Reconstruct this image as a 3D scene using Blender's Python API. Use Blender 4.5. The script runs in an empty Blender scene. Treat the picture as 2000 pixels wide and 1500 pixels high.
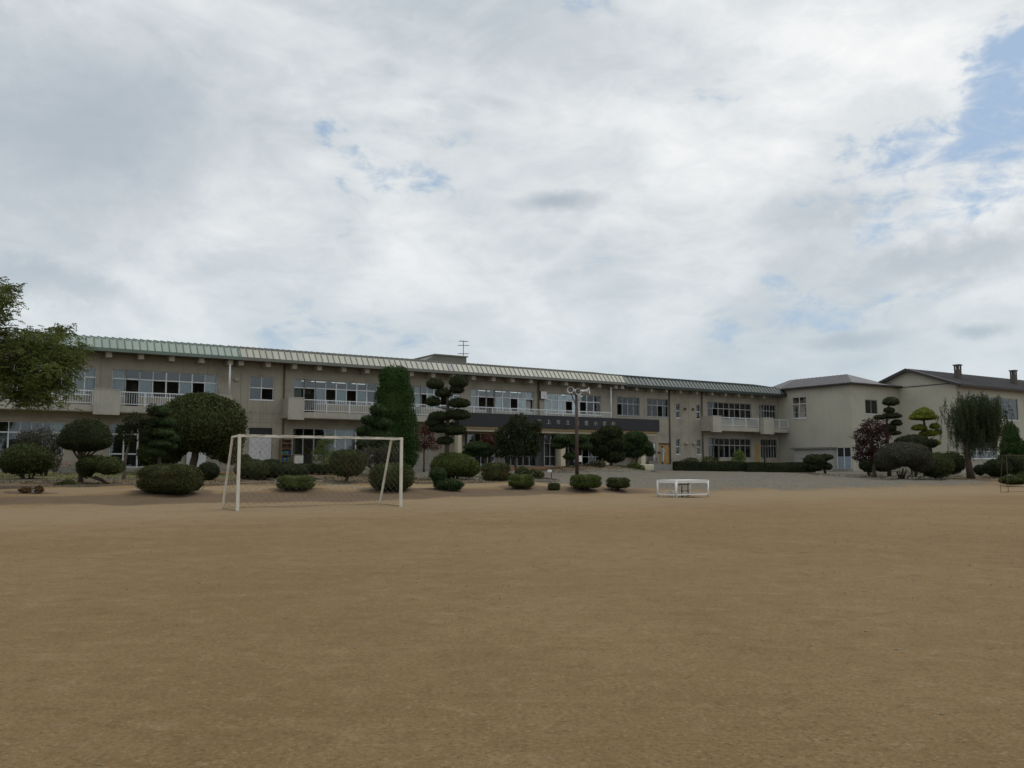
import bpy, bmesh, math, random
import numpy as np
from mathutils import Vector, Matrix
R = math.radians
scene = bpy.context.scene
col = scene.collection

# ------------------------------------------------------------------ camera, sky, sun, exposure
HC, PITCH, FPX = 1.4, R(5.44), 1690.0            # eye height, upward tilt, focal length in photo pixels (2000 wide)
cam_d = bpy.data.cameras.new('camera'); cam = bpy.data.objects.new('camera', cam_d); col.objects.link(cam)
cam.location = (0, 0, HC); cam.rotation_euler = (R(90) + PITCH, 0, 0)
cam_d.sensor_width = 36.0; cam_d.lens = 36.0 * FPX / 2000.0; cam_d.clip_start = 0.1; cam_d.clip_end = 3000
scene.camera = cam
vs = scene.view_settings
vs.view_transform = 'Standard'; vs.look = 'None'; vs.exposure = 0.0; vs.gamma = 1.0; vs.use_curve_mapping = False
cy = scene.cycles
cy.max_bounces = 6; cy.diffuse_bounces = 3; cy.glossy_bounces = 3; cy.transmission_bounces = 4; cy.transparent_max_bounces = 10; cy.caustics_reflective = False; cy.caustics_refractive = False

SUN_EL, SUN_DIR = R(60), (0.86, 0.46)            # towards the sun, behind thin cloud
sd = bpy.data.lights.new('sun', 'SUN'); sun = bpy.data.objects.new('sun', sd); col.objects.link(sun)
sd.energy = 1.25; sd.angle = R(20); sd.color = (1.0, 0.96, 0.9)
_h = Vector((SUN_DIR[0], SUN_DIR[1], 0)).normalized() * math.cos(SUN_EL)
sun.rotation_euler = Vector((_h.x, _h.y, math.sin(SUN_EL))).to_track_quat('Z', 'Y').to_euler()

def pix_ray(px, py):
    X, Y = (px - 1000) / FPX, (py - 750) / FPX
    c, s = math.cos(PITCH), math.sin(PITCH)
    return Vector((X, c + Y * s, s - Y * c))

class NT:
    """small node-tree helper"""
    def __init__(s, nt): s.nt = nt; nt.nodes.clear()
    def n(s, t, **k):
        nd = s.nt.nodes.new(t)
        for a, b in k.items(): setattr(nd, a, b)
        return nd
    def put(s, sock, v):
        if isinstance(v, bpy.types.NodeSocket): s.nt.links.new(v, sock)
        elif v is not None: sock.default_value = v
    def m(s, op, a, b=None, c=None, clamp=False):
        nd = s.n('ShaderNodeMath', operation=op); nd.use_clamp = clamp
        for i, v in enumerate((a, b, c)): s.put(nd.inputs[i], v)
        return nd.outputs[0]
    def vm(s, op, a, b=None):
        nd = s.n('ShaderNodeVectorMath', operation=op)
        s.put(nd.inputs[0], a); s.put(nd.inputs[1], b)
        return nd.outputs[0]
    def sm(s, v, a, b, lo=0.0, hi=1.0):
        nd = s.n('ShaderNodeMapRange', interpolation_type='SMOOTHSTEP')
        s.put(nd.inputs[0], v)
        for i, x in enumerate((a, b, lo, hi)): nd.inputs[i + 1].default_value = x
        return nd.outputs[0]
    def mix(s, f, a, b, mode='MIX'):
        nd = s.n('ShaderNodeMix', data_type='RGBA', blend_type=mode)
        s.put(nd.inputs[0], f)
        for i, v in ((6, a), (7, b)):
            if isinstance(v, tuple) and len(v) == 3: v = v + (1,)
            s.put(nd.inputs[i], v)
        return nd.outputs[2]
    def noise(s, vec, scale, detail=4, rough=0.55, dist=0.0):
        nd = s.n('ShaderNodeTexNoise')
        if vec is not None: s.put(nd.inputs['Vector'], vec)
        nd.inputs['Scale'].default_value = scale; nd.inputs['Detail'].default_value = detail
        nd.inputs['Roughness'].default_value = rough; nd.inputs['Distortion'].default_value = dist
        return nd.outputs[0]

def build_world():
    w = bpy.data.worlds.new('World'); scene.world = w; w.use_nodes = True
    w.cycles.sampling_method = 'MANUAL'; w.cycles.sample_map_resolution = 512
    t = NT(w.node_tree)
    sky = t.n('ShaderNodeTexSky', sky_type='NISHITA', sun_disc=False)
    sky.sun_elevation = SUN_EL; sky.sun_rotation = math.atan2(SUN_DIR[0], SUN_DIR[1])
    sky.air_density = 1.0; sky.dust_density = 1.5
    d = t.n('ShaderNodeTexCoord').outputs['Generated']
    xyz = t.n('ShaderNodeSeparateXYZ'); t.put(xyz.inputs[0], d)
    x, y, z = xyz.outputs
    zz = t.m('ADD', t.m('MAXIMUM', z, 0.0), 0.20)
    comb = t.n('ShaderNodeCombineXYZ')
    t.put(comb.inputs[0], t.m('DIVIDE', x, zz)); t.put(comb.inputs[1], t.m('DIVIDE', y, zz)); comb.inputs[2].default_value = 3.7
    p = comb.outputs[0]
    az = t.m('ARCTAN2', x, y); el = t.m('ARCSINE', z)
    wob = t.m('MULTIPLY', t.m('SUBTRACT', t.noise(d, 6.0, 6, 0.65), 0.5), 0.34)
    wob2 = t.m('MULTIPLY', t.m('SUBTRACT', t.noise(t.vm('ADD', d, (5.0, 2.0, 1.0)), 8.0, 6, 0.65), 0.5), 0.16)
    def bump(px, py, rx, ry, tilt=0.0, lo=1.0, hi=0.25, k=1.0):
        """soft cloud-shaped patch of sky centred on the direction of a photo pixel, radii in degrees"""
        r = pix_ray(px, py).normalized()
        a0, e0 = math.atan2(r.x, r.y), math.asin(r.z)
        da = t.m('ADD', t.m('SUBTRACT', az, a0), t.m('MULTIPLY', wob, k)); de = t.m('ADD', t.m('SUBTRACT', el, e0), t.m('MULTIPLY', wob2, k))
        c, s = math.cos(tilt), math.sin(tilt)
        ra = t.m('ADD', t.m('MULTIPLY', da, c), t.m('MULTIPLY', de, s)); re = t.m('SUBTRACT', t.m('MULTIPLY', de, c), t.m('MULTIPLY', da, s))
        q = t.m('ADD', t.m('POWER', t.m('ABSOLUTE', t.m('DIVIDE', ra, R(rx))), 2.0), t.m('POWER', t.m('ABSOLUTE', t.m('DIVIDE', re, R(ry))), 2.0))
        return t.sm(t.m('SQRT', q), hi, lo, 1.0, 0.0)
    q3 = t.vm('MULTIPLY', d, (1.0, 1.0, 2.1)); q3 = t.vm('ADD', q3, (4.0, 1.0, 2.0))
    fine = t.noise(q3, 6.0, 7, 0.54, 0.5)
    cell = t.noise(t.vm('ADD', q3, (3.0, 8.0, 1.0)), 21.0, 5, 0.60, 0.6)
    mid = t.noise(t.vm('ADD', q3, (11.0, 4.0, 0.0)), 3.0, 6, 0.55, 0.5)
    big = t.noise(t.vm('ADD', q3, (2.0, 9.0, 5.0)), 1.5, 4, 0.5, 0.3)
    # coverage: mostly closed deck, open towards the upper right
    cov = t.m('ADD', t.m('ADD', t.m('MULTIPLY', mid, 0.6), t.m('MULTIPLY', fine, 0.85)), -0.03)
    hole = t.m('MAXIMUM', bump(1930, 235, 11.0, 4.6, R(38), 1.25, 0.10), t.m('MULTIPLY', bump(1720, 335, 6.5, 2.4, R(20), 1.3, 0.05), 0.85))
    hole = t.m('MAXIMUM', hole, t.m('MULTIPLY', bump(760, 345, 4.0, 2.2, 0, 1.3, 0.05), 0.66))
    hole = t.m('MAXIMUM', hole, t.m('MULTIPLY', bump(1620, 600, 12, 2.4, R(5), 1.3, 0.05), 0.62))
    hole = t.m('MAXIMUM', hole, t.m('MULTIPLY', bump(680, 245, 2.8, 1.2, 0, 1.3, 0.05), 0.55))
    cov = t.m('ADD', cov, t.m('MULTIPLY', t.m('SUBTRACT', cell, 0.5), 0.60))
    cov = t.m('SUBTRACT', cov, t.m('MULTIPLY', hole, 0.365))
    cover = t.sm(cov, 0.24, 0.52)
    # brightness of the deck: pale lit cloud with greyer bases
    g = t.m('ADD', t.m('MULTIPLY', big, 0.9), t.m('MULTIPLY', mid, 0.45))
    grey = t.m('MULTIPLY', t.sm(g, 0.62, 0.95), 0.7)
    lit = t.m('ADD', t.m('MULTIPLY', t.sm(fine, 0.34, 0.66), 0.76), t.m('MULTIPLY', t.sm(cell, 0.36, 0.66), 0.24))
    lift = 0.0
    for (bx, by, rx, ry, tl, kk) in ((1620, 170, 15, 6, R(12), 0.75), (1150, 300, 20, 6, R(5), 0.45), (1850, 400, 9, 2.0, R(14), 0.7), (700, 470, 16, 4, 0, 0.25), (350, 60, 12, 4, R(-12), 0.3)):
        q_ = t.m('MULTIPLY', bump(bx, by, rx, ry, tl, 1.3, 0.0, 0.8), kk)
        lift = q_ if lift == 0.0 else t.m('MAXIMUM', lift, q_)
    grey = t.m('MULTIPLY', grey, t.m('SUBTRACT', 1.0, lift))
    for (bx, by, rx, ry, tl, kk) in ((130, 240, 17, 9, R(10), 0.75), (1000, 60, 16, 4.5, R(-8), 0.42), (1090, 390, 4.0, 0.95, 0, 0.78), (1650, 670, 5.0, 0.95, R(2), 0.80), (1895, 648, 2.0, 0.6, 0, 0.75),
                            (1850, 510, 13, 2.2, R(12), 0.55), (60, 540, 9, 1.7, R(-8), 0.62), (420, 120, 10, 4, R(15), 0.35)):
        grey = t.m('MAXIMUM', grey, t.m('MULTIPLY', bump(bx, by, rx, ry, tl, 1.2, 0.1, 0.7 if ry > 1 else 0.25), kk))
    lit = t.m('ADD', t.m('MULTIPLY', lit, 0.62), t.m('MULTIPLY', lift, 0.55), clamp=True)
    bright = t.mix(lit, (0.585, 0.64, 0.68), (0.96, 0.965, 0.965))
    cc = t.mix(grey, bright, (0.36, 0.425, 0.495))
    haze = t.sm(el, R(1.0), R(16.0), 0.50, 0.0)
    cc = t.mix(haze, cc, (0.575, 0.685, 0.745))
    blue = t.mix(1.0, sky.outputs[0], (0.105, 0.098, 0.105), 'MULTIPLY')
    blue = t.mix(0.65, blue, (0.40, 0.56, 0.72))
    final = t.mix(cover, blue, cc)
    bg = t.n('ShaderNodeBackground'); t.put(bg.inputs[0], final); bg.inputs[1].default_value = 1.0
    out = t.n('ShaderNodeOutputWorld'); t.put(out.inputs[0], bg.outputs[0])
build_world()

# ------------------------------------------------------------------ site frame: u along the school front, v out from it towards the field
A, DW = R(57.5), 61.9
DX, DY = math.sin(A), math.cos(A)                 # direction of u
NX, NY = math.cos(A), -math.sin(A)                # direction of v
TH = R(90) - A
def S(u, v, z=0.0): return Vector((u * DX + (v - DW) * NX, u * DY + (v - DW) * NY, z))
def UV(x, y): return x * DX + y * DY, x * NX + y * NY + DW
def smooth(x, a, b):
    t = np.clip((x - a) / (b - a), 0, 1); return t * t * (3 - 2 * t)
MOUNDS = [(7.0, 26.4, 1.5, 0.08), (12.0, 26.0, 1.2, 0.12), (16.0, 26.9, 1.4, 0.10), (18.6, 27.4, 1.0, 0.08), (22.8, 26.9, 1.1, 0.13), (25.6, 28.3, 1.2, 0.14), (27.4, 28.6, 0.9, 0.10), (2.3, 25.6, 0.9, 0.06),
          (38.6, 9.3, 2.2, 0.32), (41.2, 9.4, 2.4, 0.42), (43.8, 9.2, 2.2, 0.32)]
def zt(v, u=None):
    z = 0.42 * (1 - smooth(v, 25.5, 32.5)) + 0.63 * (1 - np.clip((v - 4) / 22.0, 0, 1))
    if u is not None:
        for (bu, bv, r, hgt) in MOUNDS: z = z + hgt * np.exp(-((u - bu) ** 2 + (v - bv) ** 2) / (r * r))
    return z
def U(px, v, z):
    """u of the point seen in photo column px on the plane v, at height z"""
    k = (px - 1000) / FPX; c, s = math.cos(PITCH), math.sin(PITCH)
    return (k * ((v - DW) * NY * c + (z - HC) * s) - (v - DW) * NX) / (DX - k * DY * c)
def Zat(py, u, v):
    p = S(u, v); k = (750 - py) / FPX; c, s = math.cos(PITCH), math.sin(PITCH)
    return HC + p.y * (k * c + s) / (c - k * s)
def ground_hit(px, py):
    r = pix_ray(px, py); t = 4.0
    while t < 150:
        p = Vector((0, 0, HC)) + r * t; u, v = UV(p.x, p.y)
        if p.z <= float(zt(v, u)): break
        t += 0.05
    return u, v, p
def depth(p): return p.y * math.cos(PITCH) + (p.z - HC) * math.sin(PITCH)
def cam_point(px, py, dep):
    r = pix_ray(px, py); return Vector((0, 0, HC)) + r * dep

# ------------------------------------------------------------------ materials
M = {}
def new_mat(name):
    m = bpy.data.materials.new(name); m.use_nodes = True; M[name] = m
    t = NT(m.node_tree); out = t.n('ShaderNodeOutputMaterial')
    return m, t, out
def principled(t, base, rough=0.6, spec=0.4, metal=0.0, bump=None, bstr=0.3, bdist=0.02):
    b = t.n('ShaderNodeBsdfPrincipled')
    if isinstance(base, tuple) and len(base) == 3: base = base + (1,)
    t.put(b.inputs['Base Color'], base); t.put(b.inputs['Roughness'], rough)
    b.inputs['Specular IOR Level'].default_value = spec; b.inputs['Metallic'].default_value = metal
    if bump is not None:
        bn = t.n('ShaderNodeBump'); t.put(bn.inputs['Height'], bump)
        bn.inputs['Strength'].default_value = bstr; bn.inputs['Distance'].default_value = bdist
        t.put(b.inputs['Normal'], bn.outputs[0])
    return b.outputs[0]
def painted(name, c, dirt=None, amt=0.35, scale=1.2, rough=0.6, spec=0.35, metal=0.0, streak=False, bstr=0.15, fine=30):
    m, t, out = new_mat(name); sheet = name in ('roof_green', 'roof_beige', 'roof_dark', 'roof_dark_rib')
    co = t.n('ShaderNodeNewGeometry').outputs['Position'] if sheet else t.n('ShaderNodeTexCoord').outputs['Object']
    if dirt is None: dirt = tuple(x * 0.6 for x in c)
    f = t.sm(t.noise(co, scale, 6, 0.62), 0.42, 0.72)
    if streak:
        sc = t.vm('MULTIPLY', co, (5.0, 5.0, 0.28))
        f = t.m('MAXIMUM', f, t.sm(t.noise(sc, 1.0, 5, 0.6), 0.50, 0.76))
    f2 = t.noise(co, fine, 3, 0.6)
    base = t.mix(t.m('MULTIPLY', f, amt), c + (1,), dirt + (1,))
    if sheet: base = t.mix(t.m('MULTIPLY', t.m('POWER', t.n('ShaderNodeObjectInfo').outputs['Random'], 1.6), 0.75), base, tuple(x * 0.72 for x in c) + (1,))
    base = t.mix(t.m('MULTIPLY', f2, 0.25), base, tuple(x * 0.78 for x in c) + (1,))
    t.put(out.inputs[0], principled(t, base, rough, spec, metal, f2, bstr, 0.01))
    return m
painted('wall', (0.392, 0.357, 0.287), (0.184, 0.165, 0.134), 0.62, 0.55, 0.85, 0.2, streak=True)
painted('wall_light', (0.455, 0.425, 0.361), (0.239, 0.219, 0.182), 0.45, 0.7, 0.85, 0.2, streak=True)
painted('annex_wall', (0.484, 0.46, 0.377), (0.29, 0.277, 0.233), 0.40, 0.4, 0.85, 0.2, streak=True)
painted('porch_wall', (0.423, 0.414, 0.387), (0.297, 0.288, 0.261), 0.4, 0.8, 0.8, 0.2, streak=True)
painted('joint', (0.16, 0.14, 0.115), None, 0.3)
painted('interior', (0.22, 0.195, 0.165), None, 0.3, 0.5, 0.9, 0.1)
painted('room_wall', (0.36, 0.34, 0.30), None, 0.3, 0.5, 0.9, 0.1)
painted('alu', (0.72, 0.74, 0.74), (0.5, 0.5, 0.48), 0.3, 2.0, 0.45, 0.5)
painted('alu_dark', (0.30, 0.30, 0.29), None, 0.3, 2.0, 0.5, 0.5)
painted('white_paint', (0.70, 0.67, 0.575), (0.42, 0.30, 0.18), 0.42, 3.5, 0.5, 0.4)
painted('white_clean', (0.80, 0.80, 0.78), (0.6, 0.58, 0.52), 0.25, 3.0, 0.45, 0.4)
painted('roof_green', (0.285, 0.36, 0.312), (0.23, 0.32, 0.27), 0.45, 0.6, 0.5, 0.4)
painted('roof_beige', (0.39, 0.39, 0.32), (0.33, 0.32, 0.25), 0.40, 0.6, 0.5, 0.4)
painted('roof_mauve', (0.27, 0.245, 0.26), None, 0.3, 0.6, 0.5, 0.4)
painted('roof_dark', (0.032, 0.047, 0.041), (0.022, 0.03, 0.027), 0.4, 0.6, 0.5, 0.4)
painted('roof_dark_rib', (0.105, 0.132, 0.122), None, 0.3, 0.6, 0.5, 0.4)
painted('roof_upper_green', (0.20, 0.26, 0.225), (0.14, 0.18, 0.155), 0.45, 0.8, 0.6, 0.3)
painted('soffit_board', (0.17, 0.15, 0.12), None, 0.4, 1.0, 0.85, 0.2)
painted('letter', (0.38, 0.37, 0.34), None, 0.3, 6.0, 0.6, 0.3)
painted('bar_stained', (0.40, 0.32, 0.20), (0.22, 0.14, 0.07), 0.6, 4.0, 0.8, 0.2)
painted('seam_dark', (0.17, 0.185, 0.15), None, 0.3, 1.0, 0.6, 0.3)
painted('chimney', (0.115, 0.098, 0.085), (0.07, 0.06, 0.05), 0.5, 3.0, 0.95, 0.15, bstr=0.5, fine=10)
painted('alu_grey', (0.36, 0.37, 0.36), (0.33, 0.33, 0.31), 0.3, 2.0, 0.5, 0.45)
painted('roof_upper', (0.19, 0.185, 0.155), (0.12, 0.115, 0.10), 0.45, 0.8, 0.6, 0.3)
painted('fascia_green', (0.165, 0.215, 0.18), (0.11, 0.14, 0.12), 0.4, 0.8, 0.55, 0.35)
painted('fascia_grey', (0.19, 0.195, 0.165), (0.12, 0.12, 0.10), 0.4, 0.8, 0.55, 0.35)
painted('annex_roof', (0.135, 0.128, 0.132), (0.10, 0.094, 0.094), 0.5, 0.7, 0.55, 0.35)
painted('annex_fascia', (0.05, 0.042, 0.04), None, 0.3, 1.0, 0.6, 0.3)
painted('canopy_black', (0.017, 0.017, 0.019), (0.032, 0.032, 0.032), 0.35, 0.7, 0.5, 0.4)
painted('ochre', (0.33, 0.235, 0.115), None, 0.4, 1.0, 0.7, 0.3)
painted('cream', (0.62, 0.56, 0.41), (0.42, 0.36, 0.25), 0.35, 0.9, 0.75, 0.25, streak=True)
painted('concrete', (0.289, 0.276, 0.246), (0.17, 0.162, 0.14), 0.5, 1.6, 0.9, 0.2)
painted('kerb_stone', (0.21, 0.18, 0.14), (0.12, 0.10, 0.075), 0.5, 2.5, 0.95, 0.15, bstr=0.4)
painted('brick_step', (0.26, 0.165, 0.105), (0.17, 0.11, 0.075), 0.5, 2.0, 0.85, 0.2)
painted('wood_door', (0.42, 0.275, 0.10), (0.30, 0.18, 0.06), 0.5, 3.0, 0.55, 0.35)
painted('grey_door', (0.21, 0.205, 0.205), None, 0.3, 1.0, 0.5, 0.4)
painted('panel_white', (0.66, 0.665, 0.67), (0.5, 0.5, 0.5), 0.3, 1.5, 0.6, 0.3)
painted('pole_brown', (0.085, 0.05, 0.04), (0.13, 0.085, 0.06), 0.5, 2.0, 0.6, 0.3)
painted('pipe_brown', (0.13, 0.095, 0.07), None, 0.4, 2.0, 0.6, 0.3)
painted('horn_grey', (0.60, 0.59, 0.56), (0.4, 0.37, 0.33), 0.4, 6.0, 0.5, 0.4)
painted('horn_inside', (0.24, 0.23, 0.21), None, 0.3, 6.0, 0.6, 0.3)
painted('metal_dark', (0.06, 0.06, 0.058), None, 0.3, 4.0, 0.5, 0.4)
painted('rust', (0.10, 0.075, 0.05), (0.09, 0.05, 0.03), 0.5, 5.0, 0.8, 0.2)
painted('net', (0.16, 0.15, 0.125), None, 0.3, 5.0, 0.9, 0.1)
painted('wood_old', (0.22, 0.155, 0.095), (0.13, 0.09, 0.055), 0.5, 4.0, 0.8, 0.2)
painted('blue_plastic', (0.02, 0.07, 0.36), None, 0.2, 4.0, 0.4, 0.5)
painted('green_plastic', (0.07, 0.22, 0.05), None, 0.2, 4.0, 0.4, 0.5)
painted('pale_blue', (0.29, 0.34, 0.40), None, 0.3, 3.0, 0.6, 0.3)
painted('white_cabinet', (0.66, 0.66, 0.58), (0.5, 0.48, 0.4), 0.3, 2.0, 0.55, 0.35)
painted('curtain', (0.56, 0.57, 0.55), (0.42, 0.43, 0.42), 0.4, 4.0, 0.9, 0.1)
painted('bark', (0.10, 0.078, 0.058), (0.05, 0.04, 0.03), 0.6, 6.0, 0.95, 0.1, bstr=0.6, fine=14)
painted('bark_pale', (0.17, 0.145, 0.115), (0.09, 0.075, 0.06), 0.6, 6.0, 0.95, 0.1, bstr=0.6, fine=14)
painted('stone', (0.30, 0.27, 0.22), (0.18, 0.16, 0.13), 0.5, 3.0, 0.95, 0.15, bstr=0.5, fine=10)
painted('pebble', (0.26, 0.21, 0.14), (0.10, 0.08, 0.055), 0.8, 1.3, 0.95, 0.1)
painted('cloth_pale', (0.50, 0.58, 0.62), (0.40, 0.47, 0.51), 0.4, 5.0, 0.9, 0.1)
painted('skin', (0.42, 0.26, 0.18), None, 0.15, 8.0, 0.6, 0.3)
painted('hair', (0.015, 0.012, 0.011), None, 0.3, 9.0, 0.6, 0.3)
painted('boots', (0.018, 0.018, 0.019), None, 0.3, 9.0, 0.5, 0.4)
painted('flower_red', (0.30, 0.025, 0.03), None, 0.3, 9.0, 0.7, 0.2)
painted('flower_pale', (0.55, 0.50, 0.42), None, 0.3, 9.0, 0.7, 0.2)

def glass_mat():
    m, t, out = new_mat('glass')
    tr = t.n('ShaderNodeBsdfTransparent'); tr.inputs[0].default_value = (0.86, 0.90, 0.90, 1)
    gl = t.n('ShaderNodeBsdfGlossy'); gl.inputs['Roughness'].default_value = 0.02; gl.inputs[0].default_value = (0.95, 0.98, 1, 1)
    co = t.n('ShaderNodeTexCoord').outputs['Object']
    bn = t.n('ShaderNodeBump'); t.put(bn.inputs['Height'], t.noise(co, 0.9, 2, 0.4)); bn.inputs['Strength'].default_value = 0.05; bn.inputs['Distance'].default_value = 0.05
    t.put(gl.inputs['Normal'], bn.outputs[0])
    fr = t.n('ShaderNodeFresnel'); fr.inputs[0].default_value = 1.65
    mx = t.n('ShaderNodeMixShader'); t.put(mx.inputs[0], fr.outputs[0]); t.put(mx.inputs[1], tr.outputs[0]); t.put(mx.inputs[2], gl.outputs[0])
    t.put(out.inputs[0], mx.outputs[0])
glass_mat()
def lamp_mat():
    m, t, out = new_mat('tube_light')
    e = t.n('ShaderNodeEmission'); e.inputs[0].default_value = (0.95, 1.0, 0.97, 1); e.inputs[1].default_value = 1.0
    t.put(out.inputs[0], e.outputs[0])
lamp_mat()
def leaf_mat(name, dark, light, trans=0.22, rough=0.6, warm=None, warm_amt=0.0):
    m, t, out = new_mat(name)
    rnd = t.n('ShaderNodeNewGeometry').outputs['Random Per Island']
    co = t.n('ShaderNodeTexCoord').outputs['Object']
    patch = t.sm(t.noise(co, 4.5, 4, 0.65), 0.36, 0.66)
    f = t.m('ADD', t.m('MULTIPLY', rnd, 0.62), t.m('MULTIPLY', patch, 0.38))
    c = t.mix(f, dark + (1,), light + (1,))
    if warm: c = t.mix(t.m('MULTIPLY', t.sm(t.noise(t.vm('ADD', co, (7.0, 3.0, 1.0)), 2.2, 4, 0.65), 0.50, 0.70), warm_amt), c, warm + (1,))
    b = principled(t, c, 0.75, 0.10)
    tl = t.n('ShaderNodeBsdfTranslucent'); t.put(tl.inputs[0], c)
    mx = t.n('ShaderNodeMixShader'); mx.inputs[0].default_value = trans
    t.put(mx.inputs[1], b); t.put(mx.inputs[2], tl.outputs[0]); t.put(out.inputs[0], mx.outputs[0])
leaf_mat('leaf_dark', (0.018, 0.026, 0.012), (0.066, 0.079, 0.032))
leaf_mat('leaf_mid', (0.024, 0.034, 0.012), (0.101, 0.114, 0.039))
leaf_mat('leaf_bright', (0.034, 0.052, 0.014), (0.132, 0.158, 0.046))
leaf_mat('leaf_box', (0.028, 0.035, 0.014), (0.101, 0.11, 0.04), warm=(0.13, 0.065, 0.03), warm_amt=0.45)
leaf_mat('leaf_grey', (0.044, 0.044, 0.031), (0.114, 0.109, 0.077))
leaf_mat('leaf_conifer', (0.018, 0.042, 0.012), (0.065, 0.113, 0.029))
leaf_mat('leaf_pine', (0.022, 0.042, 0.016), (0.079, 0.114, 0.042))
leaf_mat('leaf_yellow', (0.06, 0.08, 0.012), (0.3, 0.33, 0.05))
leaf_mat('leaf_purple', (0.030, 0.015, 0.016), (0.085, 0.038, 0.038))
leaf_mat('leaf_red', (0.050, 0.018, 0.014), (0.14, 0.050, 0.035))
leaf_mat('leaf_young', (0.07, 0.11, 0.028), (0.19, 0.25, 0.08), trans=0.35)
leaf_mat('leaf_tree', (0.036, 0.054, 0.014), (0.161, 0.188, 0.049), trans=0.35)
leaf_mat('leaf_willow', (0.028, 0.04, 0.018), (0.082, 0.102, 0.045), trans=0.3)
leaf_mat('leaf_dry', (0.07, 0.042, 0.024), (0.16, 0.10, 0.05))
leaf_mat('weed', (0.045, 0.055, 0.02), (0.11, 0.115, 0.045))

def ground_mat():
    m, t, out = new_mat('ground')
    co = t.n('ShaderNodeTexCoord').outputs['Object']
    def at(n): 
        a = t.n('ShaderNodeAttribute', attribute_name=n); return a.outputs['Fac']
    st = t.vm('MULTIPLY', co, (1.0, 1.0, 1.0))
    n25 = t.noise(st, 34.0, 5, 0.65, 0.4)
    big = t.noise(st, 0.10, 5, 0.6); midn = t.noise(st, 0.9, 6, 0.65, 0.6); fine = t.noise(st, 9.0, 6, 0.7); grit = t.noise(st, 85.0, 3, 0.7)
    n25 = t.noise(st, 34.0, 5, 0.65, 0.4)
    n4 = t.noise(st, 3.6, 5, 0.6, 0.5)
    sand = t.mix(t.sm(big, 0.35, 0.65), (0.198, 0.129, 0.060), (0.234, 0.159, 0.079))
    sand = t.mix(t.m('MULTIPLY', t.sm(midn, 0.46, 0.74), 0.22), sand, (0.31, 0.220, 0.120))
    sand = t.mix(t.m('MULTIPLY', t.sm(midn, 0.50, 0.28), 0.25), sand, (0.160, 0.100, 0.046))
    sand = t.mix(t.m('MULTIPLY', t.sm(n4, 0.54, 0.70), 0.40), sand, (0.295, 0.215, 0.122))
    sand = t.mix(t.m('MULTIPLY', t.sm(n4, 0.47, 0.33), 0.40), sand, (0.140, 0.088, 0.040))
    sand = t.mix(t.m('MULTIPLY', t.sm(fine, 0.52, 0.70), 0.42), sand, (0.115, 0.072, 0.034))
    sand = t.mix(t.m('MULTIPLY', t.sm(fine, 0.45, 0.30), 0.32), sand, (0.32, 0.235, 0.135))
    sand = t.mix(t.m('MULTIPLY', t.sm(n25, 0.52, 0.66), 0.65), sand, (0.105, 0.066, 0.032))
    sand = t.mix(t.m('MULTIPLY', t.sm(n25, 0.45, 0.33), 0.50), sand, (0.34, 0.255, 0.15))
    rot = t.n('ShaderNodeMapping'); t.put(rot.inputs['Vector'], co); rot.inputs['Rotation'].default_value = (0, 0, -TH - 0.25); rot.inputs['Scale'].default_value = (0.55, 3.2, 1)
    scuff = t.noise(rot.outputs[0], 1.5, 6, 0.62, 0.8)
    sand = t.mix(t.m('MULTIPLY', t.sm(scuff, 0.56, 0.72), 0.16), sand, (0.35, 0.258, 0.150))
    sand = t.mix(t.m('MULTIPLY', t.sm(scuff, 0.42, 0.28), 0.14), sand, (0.125, 0.080, 0.038))
    sand = t.mix(t.m('MULTIPLY', t.sm(grit, 0.52, 0.70), 0.55), sand, (0.11, 0.072, 0.036))
    pale = t.mix(t.m('MULTIPLY', t.sm(t.m('ADD', at('pale'), t.m('MULTIPLY', t.m('SUBTRACT', midn, 0.5), 0.9)), 0.0, 1.0), 0.62), sand, (0.262, 0.200, 0.126))
    vor = t.n('ShaderNodeTexVoronoi'); t.put(vor.inputs['Vector'], co); vor.inputs['Scale'].default_value = 13.0
    gv = t.mix(vor.outputs['Color'], (0.070, 0.064, 0.050), (0.205, 0.190, 0.157))
    gv = t.mix(t.m('MULTIPLY', t.sm(t.noise(st, 0.35, 5, 0.65), 0.45, 0.68), 0.6), gv, (0.175, 0.138, 0.092))
    soil = t.mix(midn, (0.095, 0.066, 0.042), (0.19, 0.138, 0.09))
    soil = t.mix(t.m('MULTIPLY', fine, 0.5), soil, (0.11, 0.078, 0.048))
    lawn = t.mix(fine, (0.065, 0.072, 0.03), (0.15, 0.14, 0.066))
    def mask(n, amp=0.8, a=0.40, b=0.60): return t.sm(t.m('ADD', at(n), t.m('MULTIPLY', t.m('SUBTRACT', t.m('ADD', t.m('MULTIPLY', midn, 0.6), t.m('MULTIPLY', fine, 0.4)), 0.5), amp)), a, b)
    c = t.mix(mask('soil'), pale, soil)
    c = t.mix(mask('gravel', 1.6, 0.22, 0.78), c, gv)
    c = t.mix(mask('lawn', 1.2), c, lawn)
    h = t.m('ADD', t.m('ADD', t.m('MULTIPLY', midn, 1.0), t.m('MULTIPLY', fine, 0.55)), t.m('ADD', t.m('MULTIPLY', n25, 0.35), t.m('MULTIPLY', grit, 0.14)))
    t.put(out.inputs[0], principled(t, c, 0.97, 0.12, 0.0, h, 0.75, 0.05))
ground_mat()

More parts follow.
